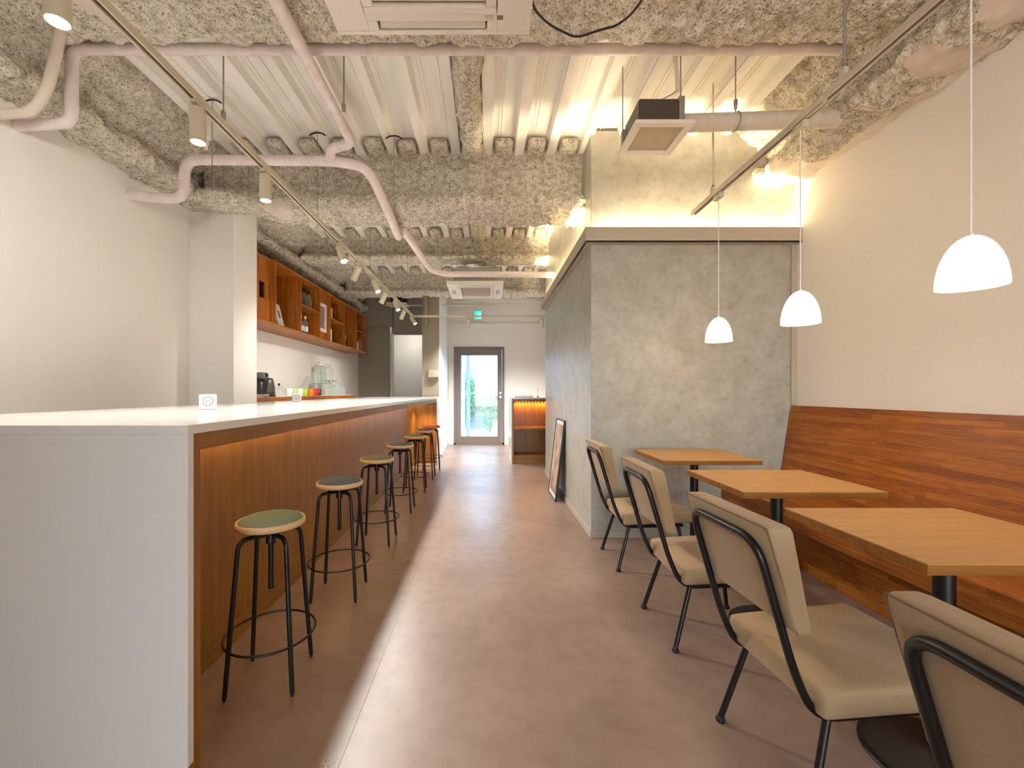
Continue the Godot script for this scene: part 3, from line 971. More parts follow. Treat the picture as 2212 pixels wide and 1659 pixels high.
# ---------------------------------------------------------------- stools
func make_stool(pad: Material, rim: Material, label: String, at: Vector3, turn: float) -> void:
	var t := thing("bar_stool", label, "stool", at, turn, "bar stools along the counter")
	var y := 0.632
	part("cushion", lathe([[0.0, y + 0.04], [0.04, y + 0.0395], [0.08, y + 0.037], [0.102, y + 0.034], [0.115, y + 0.028], [0.1205, y + 0.019], [0.1205, y + 0.01]], 48), pad, t)
	part("seat_rim", lathe([[0.118, y + 0.018], [0.122, y + 0.0225], [0.126, y + 0.024], [0.1305, y + 0.02], [0.1315, y + 0.012], [0.13, y + 0.002], [0.124, y - 0.004], [0.1, y - 0.005], [0.0, y - 0.005]], 48), rim, t)
	part("hub", lathe(sharp([[0.0, y - 0.005], [0.05, y - 0.005], [0.05, y - 0.012], [0.02, y - 0.014], [0.02, y - 0.075], [0.0, y - 0.075]]), 20), M.black, t)
	# threaded spindle
	var prof := [[0.0, y - 0.075], [0.0115, y - 0.075]]
	var yy := y - 0.075
	while yy > 0.385:
		prof.append([0.0115, yy])
		prof.append([0.0095, yy - 0.003])
		yy -= 0.006
	prof += [[0.012, 0.378], [0.012, 0.37], [0.0, 0.37]]
	part("spindle", lathe(prof, 14), M.black, t)
	for k in 4:
		var a := PI / 4 + k * PI / 2
		var d := Vector3(cos(a), 0, sin(a))
		part("leg", tube(fillet([d * 0.018 + Vector3(0, 0.594, 0), d * 0.124 + Vector3(0, 0.598, 0), d * 0.174 + Vector3(0, 0.014, 0)], 0.04, 8), 0.0092, 12), M.black, t)
		part("foot_cap", lathe(sharp([[0.0, 0.0], [0.006, 0.0], [0.008, 0.016], [0.0, 0.016]]), 12), M.black_matte, t, d * 0.175)
	part("foot_ring", tube(circle(0.17, 0.19, 56), 0.0048, 8, true), M.black, t)

func build_stools() -> void:
	var list := [
		[-0.896, 1.741, "green_pad", 0.12, "bar stool with pale green pad, first from the white counter end"],
		[-0.871, 2.475, "blue_pad", 0.05, "bar stool with slate blue pad, second from the white counter end"],
		[-0.877, 3.33, "olive_pad", 0.0, "bar stool with olive green pad, third from the white counter end"],
		[-0.872, 4.185, "blue_pad", 0.04, "bar stool with slate blue pad, fourth from the white counter end"],
		[-0.868, 5.02, "olive_pad", 0.08, "bar stool with olive green pad, fifth from the white counter end"],
		[-0.862, 5.76, "grey_pad", 0.0, "bar stool with dark grey pad, sixth from the white counter end"],
		[-0.86, 6.43, "orange_pad", 0.1, "orange bar stool, last in the row along the counter"],
	]
	for s in list:
		make_stool(M[s[2]], M.orange_rim if s[2] == "orange_pad" else M.beech, s[4], Vector3(s[0], 0, -s[1]), s[3])

# ---------------------------------------------------------------- kitchen wall
func build_kitchen() -> void:
	var xw := XL
	# wall shelf: flat doors with two open boxes standing out of them
	var t := thing("wall_shelf_unit", "long orange brown wooden wall cabinet with open boxes over the back counter", "shelf unit")
	var xf := -2.385
	var xd := -2.448
	var y0 := 1.925
	var y1 := 2.66
	span("back_panel", M.teak, t, xw, xw + 0.012, y0, y1, 4.32, 8.25, 0.0, 1)
	span("bottom_board", M.teak, t, xw + 0.012, xf, y0, y0 + 0.022, 4.32, 8.25, 0.001, 2)
	span("top_board", M.teak, t, xw + 0.012, xf, y1 - 0.022, y1, 4.73, 8.25, 0.001, 2, Vector2(0.4, 0.2))
	span("top_board", M.teak, t, xw + 0.012, xd, y1 - 0.022, y1, 4.32, 4.73, 0.001, 2)
	# closed part with a small dark opening
	var zo0 := 4.51
	var zo1 := 4.63
	span("door", M.teak, t, xd - 0.02, xd, y0 + 0.022, 2.2, 4.32, 4.725, 0.001, 1)
	span("door", M.teak, t, xd - 0.02, xd, 2.38, y1 - 0.022, 4.32, 4.725, 0.001, 1)
	span("door", M.teak, t, xd - 0.02, xd, 2.2, 2.38, 4.32, zo0, 0.001, 1)
	span("door", M.teak, t, xd - 0.02, xd, 2.2, 2.38, zo1, 4.725, 0.001, 1)
	span("opening_back", M.slot, t, xd - 0.08, xd - 0.06, 2.18, 2.4, zo0 - 0.02, zo1 + 0.02, 0.0)
	span("flat_front", M.teak, t, xd - 0.02, xd, y0 + 0.022, y1 - 0.022, 6.0, 6.365, 0.001, 1, Vector2(0.3, 0.1))
	for z in [4.73, 5.375, 5.98, 6.365, 7.03, 7.66, 8.23]:
		span("upright", M.teak, t, xw + 0.012, xf, y0 + 0.022, y1 - 0.022, z, z + 0.02, 0.001, 1, Vector2(z, z * 0.3))
	for s in [[5.395, 5.98], [6.385, 7.03], [7.68, 8.23]]:
		span("shelf_board", M.teak, t, xw + 0.012, xf - 0.004, 2.29, 2.31, s[0], s[1], 0.001, 2)
	var fy := y0 + 0.022
	# things on the wall shelf
	var card := thing("photo_frame", "white photo frame leaning in the tall left shelf box", "picture frame", Vector3(-2.52, fy, -5.12), 0.15)
	var cf := part("frame", box(Vector3(0.012, 0.31, 0.22), 0.003), M.white, card, Vector3(-0.02, 0.152, 0), Vector3(0, 0, 0.24))
	part("print", box(Vector3(0.002, 0.09, 0.07), 0.0), M.print_small, cf, Vector3(0.007, 0.02, 0))
	var bot := lathe([[0.0, 0.0], [0.036, 0.0], [0.038, 0.01], [0.038, 0.15], [0.034, 0.175], [0.014, 0.205], [0.0125, 0.25], [0.0, 0.25]], 20)
	var capm := lathe(sharp([[0.0, 0.262], [0.015, 0.262], [0.015, 0.225], [0.013, 0.225]]), 16)
	var band := lathe([[0.0385, 0.05], [0.0385, 0.12]], 20)
	for k in 3:
		var b := thing("glass_bottle", ["clear dark-capped bottle on the shelf board, nearest the tall box", "clear dark-capped bottle between two others on the shelf board", "clear dark-capped bottle on the shelf board, nearest the hung picture"][k], "bottle", Vector3(-2.52 + 0.02 * k, 2.31, -(5.62 + 0.105 * k)), 0.0, "clear bottles on the wall shelf")
		part("glass_body", bot, M.glass_tint, b)
		part("cap", capm, M.black_matte, b)
	for k in 3:
		var b := thing("labelled_bottle", ["bottle with white and blue label, nearest the tall shelf box", "bottle with white and blue label between two like it", "bottle with white and blue label, nearest the hung picture"][k], "bottle", Vector3(-2.53 + 0.015 * k, fy, -(5.56 + 0.1 * k)), 0.0, "labelled bottles on the wall shelf")
		part("glass_body", bot, M.glass_tint, b)
		part("cap", capm, M.white, b)
		part("paper_label", band, mat(rgb(220, 224, 232), 0.6), b)
		part("blue_stripe", lathe([[0.039, 0.02], [0.039, 0.05]], 20), mat(rgb(50, 70, 150), 0.6), b)
	var pic := thing("hung_picture", "small white framed picture hung on the flat front between the shelf boxes", "picture", Vector3(xd, 2.27, -6.2))
	for k in [[0.0, 0.185, 0.28, 0.05], [0.0, -0.185, 0.28, 0.05]]:
		part("frame_rail", box(Vector3(0.02, k[3], k[2]), 0.002), M.white, pic, Vector3(0.01, k[1], 0))
	for s in [-1, 1]:
		part("frame_stile", box(Vector3(0.02, 0.32, 0.045), 0.002), M.white, pic, Vector3(0.01, 0, s * 0.1175))
	part("print", box(Vector3(0.006, 0.32, 0.19), 0.0), M.print_small, pic, Vector3(0.004, 0, 0))
	var shades := [rgb(206, 110, 50), rgb(216, 150, 80), rgb(180, 70, 40), rgb(222, 206, 180)]
	for k in 4:
		solo("paperback", box(Vector3(0.16, 0.2 - 0.012 * k, 0.03), 0.002), mat(shades[k], 0.6), ["burnt orange book on the upper middle shelf board", "tan book on the upper middle shelf board", "rust red book on the upper middle shelf board", "cream book on the upper middle shelf board"][k], "book", Vector3(-2.5, 2.31 + (0.2 - 0.012 * k) / 2, -(6.44 + 0.034 * k)), Vector3.ZERO, "books on the middle shelf")
	var pales := [rgb(226, 224, 220), rgb(190, 210, 190), rgb(206, 200, 216), rgb(232, 230, 226)]
	for k in 4:
		solo("paperback", box(Vector3(0.17, 0.22 - 0.01 * k, 0.026), 0.002), mat(pales[k], 0.6), ["white book on the lower middle shelf board, nearest the upright", "pale green book on the lower middle shelf board", "pale lilac book on the lower middle shelf board", "shorter white book after the lilac one on the middle shelf"][k], "book", Vector3(-2.5, fy + (0.22 - 0.01 * k) / 2, -(6.42 + 0.03 * k)), Vector3.ZERO, "books on the lower middle shelf")
	var reds := [rgb(216, 190, 160), rgb(160, 36, 34), rgb(176, 44, 38), rgb(150, 30, 32), rgb(128, 92, 80), rgb(110, 104, 100)]
	for k in 6:
		solo("hardback", box(Vector3(0.17, 0.16 if k == 0 else 0.24 - 0.006 * k, 0.04), 0.002), mat(reds[k], 0.55), ["short cream book at the near end of the red books", "dark red book next to the short cream book", "bright red book in the last shelf box", "deep red book in the last shelf box", "brown book beside the red books", "grey book at the end of the last shelf box"][k], "book", Vector3(-2.48, fy + (0.16 if k == 0 else 0.24 - 0.006 * k) / 2, -(7.78 + 0.045 * k)), Vector3.ZERO, "books in the last shelf box")
	var orn := thing("small_ornament", "small pale ornament on the upper board of the last shelf box", "ornament", Vector3(-2.47, 2.31, -7.85))
	part("foot", lathe(sharp([[0, 0], [0.04, 0], [0.035, 0.015], [0.0, 0.015]]), 18), M.white, orn)
	part("figure", lathe([[0.0, 0.015], [0.02, 0.03], [0.03, 0.06], [0.018, 0.09], [0.022, 0.11], [0.0, 0.13]], 18), M.grey_plastic, orn)
	var fern := thing("potted_plant", "small bright green plant in a dark pot in the tall shelf box", "plant", Vector3(-2.46, fy, -7.2))
	part("pot", lathe(sharp([[0, 0], [0.035, 0], [0.05, 0.09], [0.043, 0.09], [0.0, 0.08]]), 20), M.black_matte, fern)
	var q := RandomNumberGenerator.new()
	q.seed = 12
	for i in 26:
		var a := q.randf() * TAU
		var e := q.randf_range(0.03, 0.11)
		var h := q.randf_range(0.05, 0.13)
		var w := q.randf_range(0.010, 0.016)
		var d := Vector3(cos(a), 0, sin(a))
		var sd := Vector3(-sin(a), 0, cos(a)) * w
		var st := SurfaceTool.new()
		st.begin(Mesh.PRIMITIVE_TRIANGLES)
		var pts := [Vector3(0, 0.085, 0), d * e * 0.5 + Vector3(0, 0.085 + h * 0.8, 0), d * e + Vector3(0, 0.085 + h, 0)]
		for v in [pts[0], pts[1] + sd, pts[1] - sd, pts[1] + sd, pts[2], pts[1] - sd]: st.add_vertex(v)
		st.generate_normals()
		part("leaf", st.commit(), M.leaf_bright if M.has("leaf_bright") else leaf_bright(), fern)

	# back counter
	var bc := thing("back_counter", "wooden back counter along the kitchen wall with rounded end", "counter")
	var bt := 1.118
	var bx0 := -2.42
	var poly := [Vector2(xw + 0.003, -4.3), Vector2(bx0, -4.3)]
	for k in 9:
		var a := k * PI / 16
		poly.append(Vector2(bx0 - 0.25 + 0.25 * cos(a), -7.75 - 0.25 * sin(a)))
	poly.append(Vector2(xw + 0.003, -8.0))
	var board := slab_xz(poly, bt - 0.045, bt)
	part("worktop", board, M.teak, bc)
	span("white_top", M.white, bc, xw + 0.001, bx0 - 0.015, bt, bt + 0.003, 4.3, 7.7, 0.0)
	span("cupboard", M.white, bc, xw + 0.003, bx0 - 0.03, 0.0, bt - 0.046, 4.3, 7.6, 0.002)
	var y := bt + 0.003
	# coffee machine
	var cm := thing("coffee_machine", "black and silver capsule coffee machine at the near end of the back counter", "coffee machine", Vector3(-2.53, y, -4.62))
	part("column", cushion(Vector3(0.13, 0.24, 0.1), 0.02, 6), M.black, cm, Vector3(-0.04, 0.125, 0))
	part("drip_tray", cushion(Vector3(0.22, 0.035, 0.11), 0.012, 6), M.chrome, cm, Vector3(0.0, 0.0175, 0))
	part("head", cushion(Vector3(0.2, 0.07, 0.11), 0.02, 6), M.grey_plastic, cm, Vector3(0.0, 0.235, 0))
	part("spout", lathe(sharp([[0.0, 0.2], [0.018, 0.2], [0.014, 0.165], [0.0, 0.165]]), 14), M.black, cm, Vector3(0.06, 0, 0))
	part("dial", lathe(sharp([[0.0, 0.0], [0.022, 0.0], [0.022, 0.012], [0.0, 0.012]]), 18), M.black, cm, Vector3(0.1, 0.24, 0), Vector3(0, 0, -PI / 2))
	var ke := thing("electric_kettle", "dark grey electric kettle beside the coffee machine", "kettle", Vector3(-2.52, y, -4.83))
	part("base", lathe(sharp([[0, 0], [0.08, 0], [0.08, 0.02], [0, 0.02]]), 24), M.black_matte, ke)
	part("jug", lathe([[0.0, 0.022], [0.074, 0.022], [0.074, 0.06], [0.066, 0.14], [0.056, 0.19], [0.05, 0.2], [0.0, 0.205]], 28), mat(rgb(96, 92, 84), 0.35, 0.5), ke)
	part("lid", lathe([[0.05, 0.2], [0.046, 0.212], [0.0, 0.216]], 24), M.black_matte, ke)
	part("handle", tube(fillet([Vector3(0.0, 0.19, -0.055), Vector3(0.0, 0.2, -0.105), Vector3(0.0, 0.05, -0.115), Vector3(0.0, 0.05, -0.07)], 0.03), 0.009, 10), M.black_matte, ke)
	part("spout", cushion(Vector3(0.03, 0.03, 0.04), 0.01, 4), mat(rgb(96, 92, 84), 0.35, 0.5), ke, Vector3(0, 0.185, 0.06))
	var fp := thing("glass_pot", "clear glass pot with black knob beside the kettle", "pot", Vector3(-2.52, y, -5.08))
	part("glass_body", lathe([[0.0, 0.003], [0.05, 0.003], [0.055, 0.02], [0.055, 0.11]], 24), M.glass, fp)
	part("lid", lathe([[0.057, 0.11], [0.055, 0.12], [0.0, 0.128]], 24), M.glass_tint, fp)
	part("knob", lathe([[0.0, 0.128], [0.008, 0.13], [0.014, 0.145], [0.01, 0.158], [0.0, 0.16]], 16), M.black_matte, fp)
	# mugs
	var mugs := [[5.3, rgb(236, 236, 232), "white"], [5.43, rgb(176, 206, 112), "leaf green"], [5.58, rgb(238, 238, 234), "off-white"], [5.74, rgb(180, 208, 60), "lime green"], [5.93, rgb(240, 132, 30), "orange"], [6.06, rgb(222, 34, 28), "red"], [6.2, rgb(120, 62, 36), "brown"]]
	for g in mugs:
		var mg := thing("mug", g[2] + " mug standing in the row on the back counter", "mug", Vector3(-2.5, y, -g[0]), 0.0, "mugs on the back counter")
		var mm := mat(g[1], 0.3)
		part("cup", lathe([[0.0, 0.0], [0.038, 0.0], [0.044, 0.01], [0.047, 0.1], [0.043, 0.1], [0.04, 0.012], [0.0, 0.01]], 28), mm, mg)
		part("handle", tube(fillet([Vector3(-0.044, 0.08, 0), Vector3(-0.075, 0.08, 0), Vector3(-0.07, 0.025, 0), Vector3(-0.041, 0.025, 0)], 0.02), 0.006, 8), mm, mg)
	var ca := thing("tall_carafe", "tall pointed clear glass cover behind the red mug", "glass cover", Vector3(-2.67, y, -6.22))
	part("glass_body", lathe([[0.062, 0.0], [0.066, 0.06], [0.066, 0.14], [0.058, 0.2], [0.04, 0.26], [0.018, 0.295], [0.0, 0.3]], 28), M.glass_tint, ca)
	part("foot", lathe(sharp([[0.0, 0.0], [0.075, 0.0], [0.075, 0.012], [0.0, 0.012]]), 28), M.glass_tint, ca)
	# clear stand with two drinks dispensers
	var sd2 := thing("dispenser_stand", "clear box stand under the two drinks jars", "stand", Vector3(-2.655, y, -6.78))
	part("top_plate", box(Vector3(0.2, 0.01, 0.62), 0.002), M.glass_tint, sd2, Vector3(0, 0.175, 0))
	for s in [-1, 1]:
		part("side_plate", box(Vector3(0.2, 0.168, 0.01), 0.002), M.glass_tint, sd2, Vector3(0, 0.085, s * 0.3))
	for k in 2:
		var j := thing("drinks_jar", ["square shouldered glass drinks jar with white clip lid on the clear stand", "glass drinks jar with green glass lid on the clear stand"][k], "jar", Vector3(-2.655, y + 0.18, -(6.63 + 0.3 * k)), 0.0, "drinks jars")
		part("glass_body", lathe([[0.0, 0.004], [0.09, 0.004], [0.105, 0.02], [0.108, 0.06], [0.108, 0.22], [0.1, 0.25], [0.07, 0.275], [0.066, 0.29]], 32), M.glass_tint, j)
		part("base_ring", lathe(sharp([[0.0, 0.0], [0.1, 0.0], [0.1, 0.008], [0.0, 0.008]]), 32), mat(rgb(120, 130, 118), 0.3), j)
		part("lid", lathe([[0.07, 0.285], [0.076, 0.29], [0.076, 0.305], [0.05, 0.318], [0.02, 0.322], [0.016, 0.345], [0.0, 0.348]] if k == 0 else [[0.07, 0.285], [0.078, 0.29], [0.078, 0.325], [0.07, 0.332], [0.0, 0.332]], 28), mat(rgb(226, 226, 214), 0.4) if k == 0 else M.glass_tint, j)
		part("tap", tube(fillet([Vector3(0.1, 0.05, 0), Vector3(0.15, 0.05, 0), Vector3(0.15, 0.015, 0)], 0.02), 0.01, 10), M.chrome, j)
	var gl := lathe([[0.0, 0.006], [0.028, 0.006], [0.034, 0.12], [0.0355, 0.12], [0.03, 0.0], [0.0, 0.0]], 20)
	for k in 11:
		solo("tumbler", gl, M.glass, "clear glass tumbler in the group at the end of the back counter", "glass", Vector3(-2.49 - (0.09 if k > 7 else 0.0), y, -(6.62 + 0.09 * k if k < 8 else 7.16 + 0.085 * (k - 8))), Vector3.ZERO, "tumblers on the back counter")
	# sockets on the wall
	for z in [7.35]:
		var so := thing("tap_spout", "small chrome tap on the wall behind the tumblers", "tap", Vector3(xw, 1.36, -z))
		part("rose", lathe(sharp([[0, 0], [0.025, 0], [0.025, 0.01], [0, 0.01]]), 16), M.chrome, so, Vector3.ZERO, Vector3(0, 0, -PI / 2))
		part("pipe", tube(fillet([Vector3(0.0, 0, 0), Vector3(0.14, 0.02, 0), Vector3(0.15, -0.05, 0)], 0.03), 0.008, 8), M.chrome, so)

func leaf_bright() -> StandardMaterial3D:
	M.leaf_bright = mat(rgb(130, 176, 40), 0.5)
	M.leaf_bright.backlight_enabled = true
	M.leaf_bright.backlight = Color(0.4, 0.55, 0.1)
	return M.leaf_bright

func slab_xz(poly: Array, y0: float, y1: float) -> ArrayMesh:
	var pv := PackedVector2Array(poly)
	var tri := Geometry2D.triangulate_polygon(pv)
	var st := SurfaceTool.new()
	st.begin(Mesh.PRIMITIVE_TRIANGLES)
	for y in [y0, y1]:
		for k in range(0, tri.size(), 3):
			var c := []
			for i in 3:
				var p := pv[tri[k + i]]
				c.append(Vector3(p.x, y, p.y))
			_face(st, c, Vector3.UP if y == y1 else Vector3.DOWN, 2, Vector2.ZERO)
	for i in pv.size():
		var a := pv[i]
		var b := pv[(i + 1) % pv.size()]
		var d := (b - a).normalized()
		_face(st, [Vector3(a.x, y0, a.y), Vector3(b.x, y0, b.y), Vector3(b.x, y1, b.y), Vector3(a.x, y1, a.y)], Vector3(-d.y, 0, d.x), 2, Vector2.ZERO)
	return st.commit()

# ---------------------------------------------------------------- tables, chairs, bench
func make_chair(at: Vector3, turn: float, label: String) -> void:
	# local: faces +x, origin on the floor under the middle of the backrest top
	var t := thing("dining_chair", label, "chair", at, turn, "upholstered chairs at the tables")
	var hb := 0.292      # height of the back pad
	var back := cushion(Vector3(0.07, hb, 0.412), 0.018, 12, func(p: Vector3) -> Vector3:
		var u := p.y / hb + 0.5        # 0 foot, 1 head
		var th := lerpf(0.7, 1.12, u)
		var x := p.x * th
		if p.x > 0.0:
			x += 0.012 * cos(p.z / 0.206 * PI / 2) * sin(u * PI)
		return Vector3(x + (0.5 - u) * 0.07 + 0.0, p.y, p.z))
	var bp := part("backrest", back, M.fabric, t, Vector3(0.072, 0.824 - hb / 2, 0))
	# seam round the rear face
	var loop := []
	for c in [[-0.5, -1], [0.5, -1], [0.5, 1], [-0.5, 1]]:
		var u: float = c[0] + 0.5
		loop.append(Vector3(-0.0365 * lerpf(0.7, 1.12, u) + (0.5 - u) * 0.07 + 0.007, c[0] * (hb - 0.012), c[1] * 0.2))
	var lp := []
	for i in 4:
		for k in 8:
			lp.append(loop[i].lerp(loop[(i + 1) % 4], k / 8.0))
	part("seam", tube(lp, 0.0022, 6, true), M.seam, bp)
	var seat := cushion(Vector3(0.46, 0.08, 0.42), 0.016, 12, func(p: Vector3) -> Vector3:
		var y := p.y
		if p.y > 0.0:
			y += 0.022 * cos(p.x / 0.23 * PI / 2) * cos(p.z / 0.21 * PI / 2)
		return Vector3(p.x, y + p.x * 0.05, p.z * (1.0 + p.x * 0.12)))
	var sp := part("seat", seat, M.fabric, t, Vector3(0.39, 0.352, 0))
	# rear tube: an arch behind the pad that sweeps forward under the seat
	var zt := 0.163
	var pts := [Vector3(0.56, 0.294, -zt), Vector3(0.17, 0.282, -zt), Vector3(0.112, 0.4, -zt), Vector3(0.0, 0.776, -zt), Vector3(0.0, 0.776, zt), Vector3(0.112, 0.4, zt), Vector3(0.17, 0.282, zt), Vector3(0.56, 0.294, zt)]
	part("back_frame", tube(fillet(pts, 0.075, 8), 0.0112, 14), M.black, t)
	part("cross_rail", tube([Vector3(0.27, 0.288, -zt), Vector3(0.27, 0.288, zt)], 0.009, 10), M.black, t)
	part("cross_rail", tube([Vector3(0.53, 0.292, -zt), Vector3(0.53, 0.292, zt)], 0.009, 10), M.black, t)
	for s in [-1, 1]:
		for f in [[0.205, 0.125, 0.288], [0.53, 0.575, 0.292]]:
			var l := part("leg", tube([Vector3(f[0], f[2], s * zt), Vector3(f[1], 0.012, s * (zt + 0.03))], 0.0105, 12), M.black, t)
			part("glide", lathe([[0.0, 0.0], [0.014, 0.0], [0.016, 0.008], [0.012, 0.018], [0.0, 0.022]], 14), M.black_matte, l, Vector3(f[1], 0, s * (zt + 0.03)))

func make_table(at: Vector3, label: String) -> void:
	var t := thing("cafe_table", label, "table", at, 0.0, "square pedestal tables")
	var top := part("table_top", box(Vector3(0.636, 0.004, 0.52), 0.001, 0), M.table, t, Vector3(-0.005, 0.738, 0))
	part("top_core", box(Vector3(0.636, 0.026, 0.52), 0.001, 0), M.table_edge, t, Vector3(-0.005, 0.723, 0))
	part("column", lathe(sharp([[0.0, 0.71], [0.0265, 0.71], [0.0265, 0.018], [0.0, 0.018]]), 28), M.black, t)
	part("mounting_plate", box(Vector3(0.3, 0.006, 0.3), 0.001), M.black, t, Vector3(0, 0.707, 0))
	part("base_disc", lathe([[0.0, 0.024], [0.03, 0.024], [0.06, 0.018], [0.19, 0.009], [0.208, 0.006], [0.21, 0.002], [0.21, 0.0], [0.0, 0.0]], 56), M.black, t)

func build_seating() -> void:
	make_table(Vector3(1.446, 0, -1.335), "cafe table with pale wood top, first from the open end of the bench")
	make_table(Vector3(1.446, 0, -2.11), "cafe table with pale wood top between the two other tables")
	make_table(Vector3(1.446, 0, -2.955), "cafe table with pale wood top against the mortar wall")
	make_chair(Vector3(0.712, 0, -0.56), 0.0, "beige upholstered chair with black tube frame farthest from the mortar wall")
	make_chair(Vector3(0.72, 0, -1.31), 0.06, "beige upholstered chair at the table at the open end")
	make_chair(Vector3(0.726, 0, -2.105), 0.0, "beige upholstered chair at the middle table")
	make_chair(Vector3(0.732, 0, -2.96), 0.0, "beige upholstered chair at the table against the mortar wall")
	# bench of finger-jointed staves
	var b := thing("wooden_bench", "long built-in bench of finger-jointed orange brown wood along the right wall", "bench")
	var za := 0.1
	var zb := 3.39
	var q := RandomNumberGenerator.new()
	q.seed = 77
	# back panel leans: foot at x 2.33, head at x 2.44
	var foot := Vector2(2.345, 0.44)
	var head := Vector2(2.44, 1.07)
	var H := (head - foot).length()
	var lean := atan2(head.x - foot.x, head.y - foot.y)
	var back := Node3D.new()
	back.name = "back_panel"
	b.add_child(back)
	back.position = Vector3(foot.x, foot.y, 0)
	back.rotation.z = -lean
	staves(back, 19, H, za, zb, 0.026, "back", q)
	# seat board and its front
	var seat := Node3D.new()
	seat.name = "seat_board"
	b.add_child(seat)
	staves_flat(seat, 15, 1.905, 2.40, 0.44, za, zb, q)
	var front := Node3D.new()
	front.name = "seat_front"
	b.add_child(front)
	front.position = Vector3(1.88, 0.327, 0)
	staves(front, 4, 0.113, za, zb, 0.025, "front", q)
	var base := Node3D.new()
	base.name = "base_panel"
	b.add_child(base)
	base.position = Vector3(2.07, 0.0, 0)
	staves(base, 5, 0.327, za, zb, 0.02, "base", q)
	span("bench_core", M.teak, b, 2.09, XR - 0.01, 0.0, 0.41, za, zb, 0.0)
	span("back_cap", M.oak_trim, b, 2.44 + 0.024, XR - 0.003, 1.03, 1.068, za, zb, 0.001, 2)

func staves(parent: Node3D, rows: int, H: float, za: float, zb: float, thick: float, _what: String, q: RandomNumberGenerator) -> void:
	# rows of staves along the distance, standing on edge; x is the thickness
	var hh := H / rows
	for r in rows:
		var z := za - q.randf_range(0.0, 0.5)
		while z < zb:
			var L := q.randf_range(0.55, 0.95)
			var a := maxf(z, za)
			var e := minf(z + L, zb)
			if e - a > 0.02:
				var m := box(Vector3(thick, hh - 0.0003, e - a - 0.0003), 0.0004, 2, Vector2(q.randf() * 3.0, q.randf() * 3.0))
				part("stave", m, M.staves[q.randi() % 6], parent, Vector3(thick / 2, (r + 0.5) * hh, -(a + e) / 2))
			z += L

func staves_flat(parent: Node3D, rows: int, x0: float, x1: float, y: float, za: float, zb: float, q: RandomNumberGenerator) -> void:
	var w := (x1 - x0) / rows
	for r in rows:
		var z := za - q.randf_range(0.0, 0.5)
		while z < zb:
			var L := q.randf_range(0.55, 0.95)
			var a := maxf(z, za)
			var e := minf(z + L, zb)
			if e - a > 0.02:
				var m := box(Vector3(w - 0.0003, 0.026, e - a - 0.0003), 0.0004, 2, Vector2(q.randf() * 3.0, q.randf() * 3.0))
				part("stave", m, M.staves[q.randi() % 6], parent, Vector3(x0 + (r + 0.5) * w, y - 0.013, -(a + e) / 2))
			z += L

# ---------------------------------------------------------------- pipes, air units, fan
func V(x: float, y: float, z: float) -> Vector3:
	return Vector3(x, y, -z)

